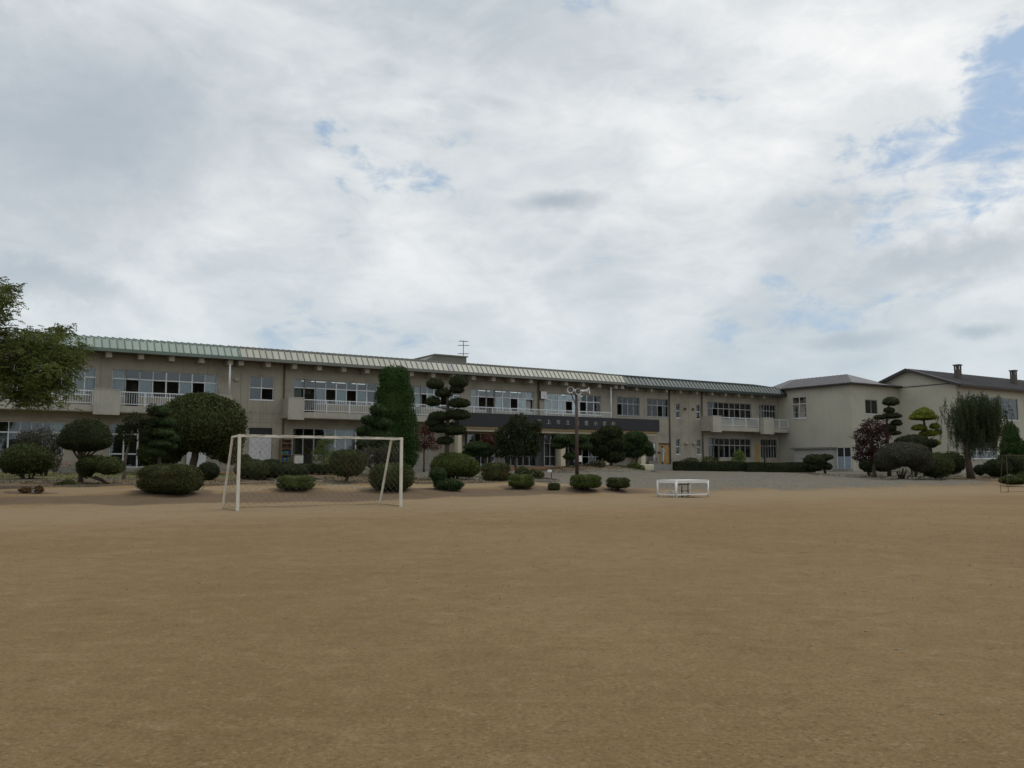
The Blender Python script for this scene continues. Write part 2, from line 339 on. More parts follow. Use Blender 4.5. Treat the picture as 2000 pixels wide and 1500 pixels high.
# ------------------------------------------------------------------ mesh helpers
class MB:
    def __init__(s): s.v = []; s.f = []
    def quad(s, *p):
        n = len(s.v); s.v += [tuple(q) for q in p]; s.f.append(tuple(range(n, n + len(p)))); return s
    def box(s, x0, x1, y0, y1, z0, z1):
        n = len(s.v)
        s.v += [(x, y, z) for z in (z0, z1) for y in (y0, y1) for x in (x0, x1)]
        s.f += [tuple(n + i for i in q) for q in ((0, 2, 3, 1), (4, 5, 7, 6), (0, 1, 5, 4), (2, 6, 7, 3), (0, 4, 6, 2), (1, 3, 7, 5))]
        return s
    def bar(s, p0, p1, w, h=None):
        """rectangular bar between two points"""
        h = h or w; p0, p1 = Vector(p0), Vector(p1); d = (p1 - p0).normalized()
        a = d.cross(Vector((0, 0, 1)));  a = a.normalized() if a.length > 1e-4 else Vector((1, 0, 0)); b = a.cross(d)
        n = len(s.v)
        for p in (p0, p1):
            for i, j in ((-1, -1), (1, -1), (1, 1), (-1, 1)): s.v.append(tuple(p + a * (i * w / 2) + b * (j * h / 2)))
        s.f += [tuple(n + i for i in q) for q in ((0, 3, 2, 1), (4, 5, 6, 7), (0, 1, 5, 4), (1, 2, 6, 5), (2, 3, 7, 6), (3, 0, 4, 7))]
        return s
    def tube(s, pts, rad, sides=8, cap=True):
        pts = [Vector(p) for p in pts]
        if not isinstance(rad, (list, tuple)): rad = [rad] * len(pts)
        n0 = len(s.v); a = None
        for i, p in enumerate(pts):
            d = (pts[min(i + 1, len(pts) - 1)] - pts[max(i - 1, 0)])
            d = d.normalized() if d.length > 1e-6 else Vector((0, 0, 1))
            ref = a if a is not None else (Vector((1, 0, 0)) if abs(d.x) < 0.9 else Vector((0, 1, 0)))
            a = (ref - d * ref.dot(d)).normalized(); b = d.cross(a)
            for k in range(sides):
                t = 2 * math.pi * k / sides
                s.v.append(tuple(p + (a * math.cos(t) + b * math.sin(t)) * rad[i]))
        for i in range(len(pts) - 1):
            for k in range(sides):
                q = n0 + i * sides + k; r = n0 + i * sides + (k + 1) % sides
                s.f.append((q, r, r + sides, q + sides))
        if cap:
            s.f.append(tuple(n0 + k for k in reversed(range(sides)))); e = n0 + (len(pts) - 1) * sides
            s.f.append(tuple(e + k for k in range(sides)))
        return s
    def ball(s, c, r, seg=12, rings=8):
        r = r if isinstance(r, (tuple, list)) else (r, r, r); n = len(s.v)
        for i in range(rings + 1):
            a = math.pi * i / rings
            for k in range(seg):
                b = 2 * math.pi * k / seg
                s.v.append((c[0] + r[0] * math.sin(a) * math.cos(b), c[1] + r[1] * math.sin(a) * math.sin(b), c[2] + r[2] * math.cos(a)))
        for i in range(rings):
            for k in range(seg):
                q = n + i * seg + k; w = n + i * seg + (k + 1) % seg
                s.f.append((q, q + seg, w + seg, w))
        return s
    def mesh(s, name, mat, smooth=False):
        me = bpy.data.meshes.new(name); me.from_pydata(s.v, [], s.f); me.update()
        if mat: me.materials.append(M[mat])
        if smooth: me.polygons.foreach_set('use_smooth', [True] * len(me.polygons))
        return me
    def build(s, name, mat, parent=None, smooth=False, loc=None):
        return link(name, s.mesh(name, mat, smooth), parent, loc)
def link(name, me, parent=None, loc=None):
    o = bpy.data.objects.new(name, me); col.objects.link(o)
    if parent: o.parent = parent
    if loc is not None: o.location = loc
    return o
def empty(name, loc=(0, 0, 0), rz=0.0):
    o = bpy.data.objects.new(name, None); col.objects.link(o); o.location = loc; o.rotation_euler = (0, 0, rz); o.empty_display_size = 0.2
    return o
def tag(o, label, cat, group=None):
    o['label'] = label; o['category'] = cat
    if group: o['group'] = group
    return o
def site_empty(name): return empty(name, S(0, 0, 0), TH)      # local axes: x = u, y = -v, z

# ------------------------------------------------------------------ ground
def build_ground():
    us = np.concatenate([[-900, -500, -250, -120, -70, -45], np.arange(-30, 100, 0.5), [105, 120, 150, 250, 500, 900]])
    vv = np.concatenate([[-900, -500, -200, -80, -40, -20, -10, -4], np.arange(-2, 40, 0.4), np.arange(40, 66, 0.5), [70, 80, 100, 150, 300, 700]])
    Ug, Vg = np.meshgrid(us, vv, indexing='ij')
    ph = lambda a, b, c: np.sin(Ug * a + Vg * b + c)
    rough = 0.018 * (ph(.9, 1.3, 0) + ph(-1.7, .8, 2) + ph(2.3, 2.9, 1)) * (smooth(Vg, 6, 14) * (1 - smooth(Vg, 31, 35)) + 0.12)
    Z = zt(Vg, Ug) + rough            # with the low mounds of soil under the front row of bushes and the island bed
    me = bpy.data.meshes.new('ground')
    nu, nv = Ug.shape
    X = Ug * DX + (Vg - DW) * NX; Y = Ug * DY + (Vg - DW) * NY
    co = np.stack([X, Y, Z], -1).reshape(-1, 3)
    i = np.arange(nu * nv).reshape(nu, nv)
    F = np.stack([i[:-1, :-1], i[:-1, 1:], i[1:, 1:], i[1:, :-1]], -1).reshape(-1, 4)
    me.from_pydata(co.tolist(), [], F.tolist()); me.update()
    me.polygons.foreach_set('use_smooth', [True] * len(me.polygons))
    wob = 0.8 * np.sin(Ug * .31 + 1) + 0.5 * np.sin(Ug * .83 + Vg * .2)
    # gravel drive: broad in front of the entrance and the right wing, a path between the beds
    edge = 30.3 - 12.0 * (1 - smooth(Ug, 23.5, 31.0)) - 20 * (1 - smooth(Ug, 19, 24))
    gravel = smooth(edge - Vg + wob * 0.4, -2.6, 4.4) * smooth(Vg, 0, 2) * (1 - smooth(Ug, 58, 66) * smooth(Vg, 19, 25))
    path = (1 - smooth(np.abs(Ug - 15.2 - 0.12 * (Vg - 17)), 0.6, 1.3)) * smooth(Vg, 9, 11) * (1 - smooth(Vg, 21, 24)) * 0.6
    soil = np.zeros_like(Ug)
    bed = smooth(Vg, 8, 10) * (1 - smooth(Vg, 20.6, 21.8)) * (1 - smooth(Ug, 26, 31))
    soil = np.maximum(soil, bed * 0.62 * (1 - path))
    bank = smooth(Vg, 26.3, 27.8) * (1 - smooth(Vg + wob * 0.5, 29.6, 31.4)) * (1 - smooth(Ug, 27, 32)) * 0.66
    soil = np.maximum(soil, bank)
    for (bu, bv, r, hgt) in MOUNDS: soil = np.maximum(soil, 0.95 * np.exp(-(((Ug - bu) ** 2 + (Vg - bv) ** 2) / (r * r)) ** 2 * 0.6))
    right = smooth(Ug, 56, 62) * smooth(Vg, 12, 17) * (1 - smooth(Vg, 26.5, 29)) * 0.72
    soil = np.maximum(soil, right)
    pale = smooth(Vg, 22, 23.5) * (1 - smooth(Vg, 25.6, 27.2)) * 0.9 + 0.85 * smooth(Vg, 28, 31) * np.exp(-((np.maximum(Vg, 33) - 33 - wob * .5) / 7.0) ** 2)
    lawn = smooth(Vg, 2.5, 4) * (1 - smooth(Vg, 12.5, 15.0)) * (1 - smooth(Ug, 13, 15)) * 0.62
    gravel = np.maximum(gravel * (1 - (soil > 0.8) * 0.7), path)
    for n, arr in (('gravel', gravel), ('soil', soil), ('pale', pale), ('lawn', lawn)):
        at = me.attributes.new(n, 'FLOAT', 'POINT'); at.data.foreach_set('value', arr.reshape(-1).astype(np.float32))
    me.materials.append(M['ground'])
    g = link('ground', me); g['kind'] = 'structure'
build_ground()

def kerb(name, pts, w=0.16, h=0.13, mat='kerb_stone', piece=0.62):
    """a kerb of separate stones following a line in the site frame"""
    e = empty(name, (0, 0, 0)); e['kind'] = 'structure'
    P = [Vector(p) for p in pts]
    seg = [(P[i + 1] - P[i]).length for i in range(len(P) - 1)]; L = sum(seg)
    def along(s):
        for i, l in enumerate(seg):
            if s <= l or i == len(seg) - 1: return P[i].lerp(P[i + 1], min(1, s / l))
            s -= l
    rng = random.Random(len(pts) * 7 + int(P[0].x * 10))
    n = max(1, int(L / piece)); me = MB().box(-0.5, 0.5, -0.5, 0.5, -0.5, 0.5).mesh('kerb_piece', mat)
    for k in range(n):
        a, b = along(k * L / n), along((k + 1) * L / n)
        pa, pb = S(a.x, a.y), S(b.x, b.y); mid = (pa + pb) / 2; d = pb - pa
        uu, v2 = UV(mid.x, mid.y)
        o = link('kerb_piece', me, e); o.location = (mid.x, mid.y, float(zt(v2, uu)) + h / 2 - 0.05 + rng.uniform(-.012, .012))
        o.rotation_euler = (0, 0, math.atan2(d.y, d.x) + rng.uniform(-.02, .02)); o.scale = (d.length - 0.02, w, h)
    return e
kerb('bed_kerb', [(-14, 21.6), (11.2, 21.4), (13.0, 20.2), (13.9, 17.5), (13.7, 13.0)])
kerb('bed_kerb', [(17.0, 13.0), (16.3, 18.5), (17.0, 21.2), (20, 21.9), (28.2, 22.0), (29.6, 20.6), (30.4, 18.0)])
kerb('path_edge', [(-14, 15.2), (6.8, 15.2)], 0.35, 0.10, 'concrete', 1.2)
kerb('island_kerb', [(36.2, 10.6), (38.5, 11.6), (41.5, 11.9), (44.0, 11.5), (45.8, 10.4), (46.3, 8.8)], 0.16, 0.16, 'stone', 0.6)

# ------------------------------------------------------------------ school building (local x = u, y = -v, z up)
Z0, ZF2, ZTOP = 0.75, 5.2, 8.80
UL, UR = -9.0, 72.75
school = site_empty('school_building')
tag(school, 'long two-storey beige school building with green, cream and dark roof edge', 'building')

def wall_sheet(mb, x0, x1, z0, z1, holes, y=0.0):
    """front sheet in the plane y with rectangular openings; each opening gets reveals of its own depth and, if asked, a back"""
    xs = sorted({x0, x1, *[h[0] for h in holes], *[h[1] for h in holes]}); zs = sorted({z0, z1, *[h[2] for h in holes], *[h[3] for h in holes]})
    xs = [x for x in xs if x0 <= x <= x1]; zs = [z for z in zs if z0 <= z <= z1]
    for i in range(len(xs) - 1):
        run = None
        for j in range(len(zs) - 1):
            cx, cz = (xs[i] + xs[i + 1]) / 2, (zs[j] + zs[j + 1]) / 2
            solid = not any(h[0] < cx < h[1] and h[2] < cz < h[3] for h in holes)
            if solid and run is None: run = zs[j]
            if run is not None and (not solid or j == len(zs) - 2):
                top = zs[j] if not solid else zs[j + 1]
                mb.quad((xs[i], y, run), (xs[i + 1], y, run), (xs[i + 1], y, top), (xs[i], y, top)); run = None
    for h in holes:
        a, b, c, d, dep = h[:5]
        mb.quad((a, y, c), (a, y, d), (a, y + dep, d), (a, y + dep, c)); mb.quad((b, y, c), (b, y + dep, c), (b, y + dep, d), (b, y, d))
        mb.quad((a, y, c), (a, y + dep, c), (b, y + dep, c), (b, y, c)); mb.quad((a, y, d), (b, y, d), (b, y + dep, d), (a, y + dep, d))
        if len(h) > 5 and h[5]: mb.quad((a, y + dep, c), (b, y + dep, c), (b, y + dep, d), (a, y + dep, d))

_panes = {}
def pane(parent, x0, x1, z0, z1, y, mat='glass'):
    key = (round(x1 - x0, 2), round(z1 - z0, 2), mat)
    if key not in _panes: _panes[key] = MB().box(-key[0] / 2, key[0] / 2, -0.003, 0.003, -key[1] / 2, key[1] / 2).mesh('pane', mat)
    o = link('pane', _panes[key], parent, ((x0 + x1) / 2, y, (z0 + z1) / 2)); return o

holes = []
def window(parent, x0, x1, zs, zt_, n, opens=(), doors=(), transom=None, y=0.14, fm='alu', zdoor=None, sill=True, shut=(), post=2, hl=None):
    """a strip of sliding windows: frame, mullions, transom lights above, sashes below; opens = columns slid open"""
    hl = holes if hl is None else hl
    w = (x1 - x0) / n; mb = MB(); t = 0.05
    rngs = [(x0 + k * w, x0 + (k + 1) * w) for k in range(n)]
    zlow = [zdoor if (k in doors and zdoor is not None) else zs for k in range(n)]
    k = 0
    while k < n:                                                # openings with the same sill are cut as one
        j = k
        while j + 1 < n and zlow[j + 1] == zlow[k]: j += 1
        hl.append((rngs[k][0], rngs[j][1], zlow[k], zt_, 0.26)); k = j + 1
    mb.box(x0, x1, y - .03, y + .03, zt_ - 0.05, zt_ - .002)
    if transom: mb.box(x0 + .002, x1 - .002, y - .035, y + .035, transom - 0.045, transom + 0.04)
    for k in range(n + 1):
        x = x0 + k * w; lo = min(zlow[max(0, k - 1)], zlow[min(n - 1, k)])
        hw = 0.024 if k % post else 0.045
        mb.box(max(x - hw, x0 + .001), min(x + hw, x1 - .001), y - .032, y + .032, lo + .001, zt_ - .004)
    for k in range(n): mb.box(rngs[k][0] + .003, rngs[k][1] - .003, y - .030, y + .030, zlow[k] + .002, zlow[k] + .065)
    for k in range(n):
        a, b = rngs[k]
        top = transom - 0.06 if transom else zt_ - 0.06
        if k not in opens:                                      # sash frame
            for xx in (a + .02, b - .044): mb.box(xx, xx + .024, y - .022, y + .022, zlow[k] + .08, top - .002)
        if k in doors and zdoor is not None and k not in opens: mb.box(a + .08, b - .08, y - .028, y + .028, zlow[k] + .85, zlow[k] + .93)
    if sill: mb.box(x0 - .04, x1 + .04, -0.045, y - .06, zs - .05, zs + .012) if not doors else None
    wn = mb.build('window', fm, parent)
    for k in range(n):
        a, b = rngs[k]; top = transom - 0.06 if transom else zt_ - 0.06
        if transom: pane(wn, a + .04, b - .04, transom + .05, zt_ - .06, y)
        if k not in opens: pane(wn, a + .06, b - .06, zlow[k] + .08, top, y)
        elif k + 1 < n and (k + 1) not in opens: pane(wn, b + .05, b + w - .07, zlow[k] + .08, top, y + .035)   # the sash slid behind its neighbour
    return wn

def ub(px, z=7.0, v=0.0): return U(px, v, z)
# upper floor: (left px, right px, columns, open columns, door columns)
F2 = [(-150, 188, 14, (3, 9), (), 6.02), (219, 425, 8, (1, 3, 4, 6), (1,), 6.02), (574, 737, 8, (1, 3, 5), (1,), 6.02), (795, 900, 8, (2, 5), (1,), 6.02),
      (919.5, 1043, 8, (1, 2, 5, 7), (2,), 6.02), (1063.5, 1174, 8, (3, 5), (), 6.02), (1205.5, 1249, 4, (0,), (), 6.08), (1264, 1306, 4, (2,), (), 6.08),
      (1382, 1467.5, 8, (1, 3, 5), (), 6.08), (1482, 1545, 6, (3,), (), 6.08)]
for (a, b, n, op, dr, zs) in F2:
    window(school, ub(a), min(ub(b), UR - .3), zs, 7.80, n, op, dr, 7.19, zdoor=5.28, sill=True, fm='alu_grey' if a > 1195 else 'alu')
window(school, ub(488), ub(535), 6.14, 7.82, 2, (1,), (), 7.02, fm='alu')
for px in (1320.3, 1360.2): window(school, ub(px), ub(px + 8), 6.05, 7.45, 1, (), (), 6.76, fm='alu')
# ground floor
F1 = [(-150, 127, 12, (), (8, 9), 2.15), (215, 425, 8, (3,), (0, 1, 2, 3), 2.1), (572, 735, 8, (1,), (1,), 2.2), (1384, 1467, 8, (1, 3), (1,), 2.25), (1486, 1545, 6, (1,), (1,), 2.25)]
for (a, b, n, op, dr, zs) in F1:
    window(school, ub(a, 3.5), min(ub(b, 3.5), UR - .3), zs, 4.20, n, op, dr, 3.52, zdoor=1.33, sill=True, fm='alu_grey' if a > 1195 else 'alu')
for px in (1320.5, 1361.2): window(school, ub(px, 3.4), ub(px + 8, 3.4), 2.55, 4.02, 1, (), (), 3.3, fm='alu')
# openings for doors and the recessed entrance
DOOR1 = (ub(486, 3), ub(531.5, 3), 1.30, 4.15)
YDOOR = (ub(1287.5, 3), ub(1309, 3), 1.62, 3.55)
GDOOR = (ub(1263, 3), ub(1281, 3), 1.55, 3.62)
ENT = (ub(908, 3), ub(1240, 3), 1.42, 4.22)
for q in (DOOR1, YDOOR, GDOOR): holes.append(q + (0.18, True))
holes.append(ENT + (2.6, False))
wall_cells = list(holes)
# construction joints as shallow grooves, split where windows interrupt them
def groove(x0, x1, z0, z1): wall_cells.append((x0, x1, z0, z1, 0.025, True))
def clear(x0, x1, z0, z1): return not any(h[0] < x1 and h[1] > x0 and h[2] < z1 and h[3] > z0 for h in holes)
jx = [ub(p) for p in (196, 470, 510, 746, 905, 1054, 1258, 1345, 1478)]
prev = UL + .5
for x in jx + [UR - .3]:
    for zz in (4.50, 5.19):
        if clear(prev + .05, x - .05, zz, zz + .03) and zz > 4.4: groove(prev + .05, x - .05, zz, zz + .028)
    prev = x
for x in jx[:-1]:
    for a, b in ((1.1, 4.45), (4.56, 5.15), (5.25, 8.6)):
        if clear(x - .02, x + .02, a, b): groove(x - .012, x + .012, a, b)
mb = MB(); wall_sheet(mb, UL, UR, Z0, ZTOP, wall_cells)
mb.quad((UL, 0, Z0), (UL, 0, ZTOP), (UL, 9, ZTOP), (UL, 9, Z0)); mb.quad((UR, 0, Z0), (UR, 9, Z0), (UR, 9, ZTOP), (UR, 0, ZTOP)); mb.quad((UL, 9, Z0), (UL, 9, ZTOP), (UR, 9, ZTOP), (UR, 9, Z0))
mb.build('wall', 'wall', school)
# inside: floors, back corridor wall, cross walls, ceiling lights that are on
mb = MB(); mb.box(UL + .1, ENT[0] - .1, .27, 8.9, Z0, 1.28).box(ENT[1] + .1, UR - .1, .27, 8.9, Z0, 1.28).box(UL + .1, UR - .1, .27, 8.9, 4.75, 5.15).box(UL + .1, UR - .1, .27, 8.9, 8.55, 8.75)
mb.build('floor_slab', 'interior', school)
mb = MB(); mb.box(UL + .1, UR - .1, 6.4, 6.5, 1.28, 4.74).box(UL + .1, UR - .1, 6.4, 6.5, 5.16, 8.54)
xw = [ub(p) for p in (203, 462, 548, 765, 908, 1053, 1190, 1256, 1313, 1374, 1475)]
for x in xw:
    mb.box(x - .06, x + .06, .28, 6.38, 5.16, 8.54)
    if not (ENT[0] - .3 < x < ENT[1] + .3): mb.box(x - .06, x + .06, .28, 6.38, 1.29, 4.74)
mb.build('room_wall', 'room_wall', school)
lm = MB().box(-.55, .55, -.03, .03, -.014, .014).mesh('ceiling_light', 'tube_light')
for (a, b, k) in ((574, 737, 4), (919.5, 1043, 4), (1063.5, 1174, 3)):
    x0, x1 = ub(a), ub(b)
    for i in range(k):
        for yy in (1.8,): link('ceiling_light', lm, school, (x0 + (i + .5) * (x1 - x0) / k, yy, 7.86 if yy < 3 else 8.0))
_pm = [MB().box(-w_ / 2, w_ / 2, -.01, 0, -h_ / 2, h_ / 2).mesh('notice', m_) for (w_, h_, m_) in ((.55, .4, 'panel_white'), (.4, .55, 'cream'), (1.6, .9, 'room_wall'), (.35, .5, 'wood_door'))]
_pr = random.Random(3)
for (fl, px0, px1) in ((6.6, 225, 420), (6.6, 578, 730), (6.6, 800, 895), (6.6, 922, 1040), (6.6, 1066, 1170), (6.6, 1208, 1300), (6.6, 1386, 1465), (2.9, 0, 120), (2.9, 220, 420), (2.9, 576, 730), (2.9, 1388, 1465)):
    a, b = ub(px0, fl, -6), ub(px1, fl, -6)
    for k in range(7): link('notice', _pr.choice(_pm), school, (_pr.uniform(a, b), 6.39 - .004 * k, fl + _pr.uniform(-.2, .9)))
_dk = MB().box(-.32, .32, -.22, .22, .66, .70).box(-.3, -.27, -.2, .2, 0, .658).box(.27, .3, -.2, .2, 0, .658).mesh('desk', 'wood_old')
for (px0, px1) in ((225, 420), (578, 730), (922, 1040), (1066, 1170), (1386, 1465)):
    a, b = ub(px0, 6, -2), ub(px1, 6, -2); n_ = int((b - a) / 1.3)
    for k in range(n_):
        for yy in (1.5, 2.9): link('desk', _dk, school, (a + (k + .5) * (b - a) / n_ + _pr.uniform(-.1, .1), yy, 5.155))
# curtains gathered inside some windows
def curtain(px0, px1, z0, z1, zref):
    x0, x1 = ub(px0, zref), ub(px1, zref); m = MB(); n = max(4, int((x1 - x0) / .07)); pts = []
    for k in range(n + 1): pts.append((x0 + (x1 - x0) * k / n, .42 + .035 * (1 if k % 2 else -1)))
    for k in range(n):
        (xa, ya), (xb, yb) = pts[k], pts[k + 1]; m.quad((xa, ya, z0), (xb, yb, z0), (xb, yb, z1), (xa, ya, z1))
    m.build('curtain', 'curtain', school)
for a, b in ((222, 245), (404, 423), (576, 592), (921, 934), (1025, 1041), (1065, 1087), (1093, 1103), (1150, 1163), (70, 92), (150, 186), (815, 828), (1464, 1467)): curtain(a, b, 5.9, 7.9, 7)
for a, b in ((655, 693), (98, 126), (574, 580)): curtain(a, b, 2.2, 4.25, 3.5)

# eaves: soffit, fascia, beams, sheet-metal edge panels, upper roof
SEC = [(UL - .4, ub(472, 9.2, 1.4), 'roof_green', 'fascia_green', 1.40, 0.0), (ub(472, 9.2, 1.4), ub(1225, 9.0, 1.4), 'roof_beige', 'fascia_grey', 1.40, 0.0), (ub(1225, 9.0, 1.4), UR + .25, 'roof_dark', 'roof_dark', 1.18, -0.10)]
PITCHW = 0.455
SKZ = 9.62
def panel_mesh(mat, ov, dz, rib):
    """one sheet-metal edge panel: steep skirt, short return on top and a standing seam"""
    w = PITCHW - 0.012; m = MB(); y0, y1 = -ov - .05, -ov + .46
    za, zb = 8.99 + dz, SKZ + dz; th = 0.02
    for (xa, xb, lift) in ((0.0, w, 0.0),):
        m.v += [(xa, y0, za), (xb, y0, za), (xb, y1, zb), (xa, y1, zb), (xa, y0 + th, za - th), (xb, y0 + th, za - th), (xb, y1 + th, zb - th), (xa, y1 + th, zb - th)]
        m.f += [(0, 1, 2, 3), (4, 7, 6, 5), (0, 4, 5, 1), (1, 5, 6, 2), (2, 6, 7, 3), (3, 7, 4, 0)]
    me = m.mesh('roof_panel', mat)
    s = MB(); s.bar((w - rib / 2 + .004, y0 - .008, za + .012), (w - rib / 2 + .004, y1, zb + .035), rib, 0.05)
    n = len(me.vertices)
    bm = bmesh.new(); bm.from_mesh(me); sm_ = s.mesh('seam', None); bm.from_mesh(sm_); bm.to_mesh(me); bm.free()
    me.materials.append(M['roof_dark_rib' if mat == 'roof_dark' else 'seam_dark'])
    for p in list(me.polygons)[6:]: p.material_index = 1
    return me
soffit = MB()
for (a, b, mt, fmn, ov, dz) in SEC:
    y1 = -ov + .44; zb = SKZ - .02 + dz; rmb = MB()
    rmb.quad((a, y1, zb), (b, y1, zb), (b, 3.2, 10.30 + dz * .5), (a, 3.2, 10.30 + dz * .5)); rmb.quad((a, 3.2, 10.30 + dz * .5), (b, 3.2, 10.30 + dz * .5), (b, 9.6, 9.3), (a, 9.6, 9.3))
    k = a + .2
    while k < b - .1: rmb.bar((k, y1, zb + .03), (k, 3.2, 10.33 + dz * .5), .05, .07); k += PITCHW
    rmb.quad((a, -ov, 8.97 + dz), (b, -ov, 8.97 + dz), (b, y1 + .01, zb - .02), (a, y1 + .01, zb - .02))      # boarding behind the panels
    roof = rmb.build('roof', {'roof_green': 'roof_upper_green', 'roof_beige': 'roof_upper', 'roof_dark': 'roof_dark'}[mt], school)
    me = panel_mesh(mt, ov, dz, 0.045 if mt != 'roof_dark' else 0.23); k = a; mauve = panel_mesh('roof_mauve', ov, dz, 0.05) if mt == 'roof_beige' else None
    u1, u2 = ub(872, 9.2, 1.4), ub(890, 9.2, 1.4)
    while k + PITCHW * .6 < b:
        link('roof_panel', mauve if (mauve and u1 < k + .2 < u2) else me, roof, (k, 0, 0)); k += PITCHW
    MB().box(a, b - .004, -ov - .06, -ov + .06, 8.77 + dz, 8.985 + dz).build('fascia', fmn, school)
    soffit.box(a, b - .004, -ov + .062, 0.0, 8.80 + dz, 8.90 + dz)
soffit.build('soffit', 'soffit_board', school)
bm_ = MB().box(-.17, .17, -1.05, 0.0, -.36, 0.0).mesh('eave_beam', 'wall_light'); bm2 = MB().box(-.13, .13, -.86, 0.0, -.30, 0.0).mesh('eave_beam', 'wall_light')
for px in (55, 100, 155, 213, 276, 336, 394, 450, 471, 524, 575.5, 624, 671.7, 717.4, 761, 804, 846, 886, 925, 964, 1001, 1037, 1072.6, 1106, 1139.4, 1171, 1203, 1215.6, 1246, 1275.4, 1304.4, 1332, 1363.4, 1394, 1420, 1446, 1471, 1495):
    u = ub(px, 8.55, 1.0); dk = u > SEC[2][0]
    link('eave_beam', bm2 if dk else bm_, school, (u, -.002, 8.795 if not dk else 8.695))
# roof-top plant room
x0, x1 = ub(850, 10.5, -4.5), ub(911, 10.5, -4.5); xw0 = ub(797, 10.2, -4.5)
zt0 = Zat(693, x0, -4.5); zt1 = Zat(698, x1, -4.5)
m = MB(); zt0 = zt1 = (zt0 + zt1) / 2
m.quad((xw0, 4.5, 9.6), (x1, 4.5, 9.6), (x1, 4.5, zt1), (x0, 4.5, zt0)); m.quad((xw0, 8.5, 9.6), (x0, 8.5, zt0), (x1, 8.5, zt1), (x1, 8.5, 9.6))
m.quad((x0, 4.5, zt0), (x1, 4.5, zt1), (x1, 8.5, zt1), (x0, 8.5, zt0)); m.quad((xw0, 4.5, 9.6), (x0, 4.5, zt0), (x0, 8.5, zt0), (xw0, 8.5, 9.6)); m.quad((x1, 4.5, 9.6), (x1, 8.5, 9.6), (x1, 8.5, zt1), (x1, 4.5, zt1))
pr = m.build('plant_room', 'roof_upper', school)
MB().box(x0 - .1, x1 + .12, 4.38, 8.6, zt1 + .002, zt1 + .09).build('coping', 'concrete', pr)
# ---- balconies
def balcony(x0, x1, blocks, v=1.40):
    """slab with upstand; solid parapet blocks; white steel railing between them"""
    m = MB(); m.box(x0, x1, -v, -.002, 4.86, 5.16); m.box(x0 + .002, x1 - .002, -v - .025, -v + .10, 4.90, 5.30)
    b = m.build('balcony', 'wall_light', school)
    ends = []
    for (a, c, vb, zb, zt2) in blocks:
        q = MB(); q.box(a, c, -vb, -v + .02, zb, zt2); q.box(a - .02, c + .02, -vb - .02, -v + .05, zt2, zt2 + .05); q.box(a + .002, c - .002, -vb - .012, -vb + .02, zb + .002, zb + .36); q.box(a + .01, a + .13, -v + .02, -.01, 5.16, zt2 - .01)
        q.build('parapet', 'wall_light', b); ends.append((a, c))
    ends = sorted(ends); spans = []; s = x0
    for a, c in ends:
        if a - s > .5: spans.append((s, a))
        s = c
    if x1 - s > .5: spans.append((s, x1))
    for a, c in spans:
        q = MB(); yy = -v + .04
        q.box(a, c, yy - .025, yy + .025, 6.17, 6.23); q.box(a + .001, c - .001, yy - .02, yy + .02, 5.40, 5.44)
        n = max(1, round((c - a) / 1.75))
        for k in range(n + 1):
            x = min(max(a + (c - a) * k / n, a + .03), c - .03); q.box(x - .03, x + .03, yy - .03, yy + .03, 5.29, 6.168)
        n = int((c - a) / .145)
        for k in range(1, n): q.box(a + (c - a) * k / n - .012, a + (c - a) * k / n + .012, yy - .012, yy + .012, 5.438, 6.172)
        q.build('railing', 'alu', b)
uB = lambda px, z=5.6, v=1.5: U(px, v, z)
balcony(UL, uB(453), [(uB(182.5), uB(234), 1.65, 4.68, 6.28), (uB(425), uB(452.5), 1.45, 4.87, 6.26)])
balcony(uB(562), uB(1196), [(uB(562), uB(593), 1.65, 4.72, 6.28)])
balcony(uB(1390), uB(1484), [(uB(1390), uB(1407), 1.65, 4.72, 6.28)])
balcony(uB(1486), UR - .02, [(uB(1487), uB(1507), 1.80, 4.66, 6.30)])
# ---- entrance canopy with the school name
cu0, cu1 = ub(897, 5.1, 2.2), ub(1288, 5.1, 2.2)
can = MB().box(cu0, cu1, -2.2, -1.46, 4.58, 5.66).box(cu0 + .003, cu1 - .003, -1.458, -.003, 4.58, 5.14).build('canopy', 'canopy_black', school)
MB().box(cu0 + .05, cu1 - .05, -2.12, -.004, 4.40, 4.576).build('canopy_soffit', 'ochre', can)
MB().box(cu0 + .2, cu1 - .2, -1.95, -1.55, 4.20, 4.396).build('canopy_beam', 'cream', can)
letters = '\u5317\u4e0a\u5e02\u7acb\u98ef\u8c4a\u5c0f\u5b66\u6821'
for ch, px in zip(letters, (1053, 1071.5, 1090, 1108.5, 1127, 1145, 1163, 1180, 1197.5)):
    cu = bpy.data.curves.new('sign_letter', 'FONT'); cu.body = ch; cu.size = 0.43; cu.extrude = 0.018; cu.align_x = 'CENTER'
    tmp = bpy.data.objects.new('tmp_letter', cu); col.objects.link(tmp)
    bpy.context.view_layer.update()
    me = bpy.data.meshes.new_from_object(tmp.evaluated_get(bpy.context.evaluated_depsgraph_get())); me.name = 'sign_letter'
    bpy.data.objects.remove(tmp)
    me.materials.clear(); me.materials.append(M['letter'])
    o = link('sign_letter', me, can, (ub(px, 5.1, 2.2), -2.222, 4.97)); o.rotation_euler = (R(90), 0, 0)
for a, b in ((893, 900.5), (1094, 1103), (1180, 1188), (1251, 1259)):
    MB().box(ub(a, 3, 1.9), ub(b, 3, 1.9), -2.0, -1.5, 1.05, 4.197).build('column', 'cream', school)
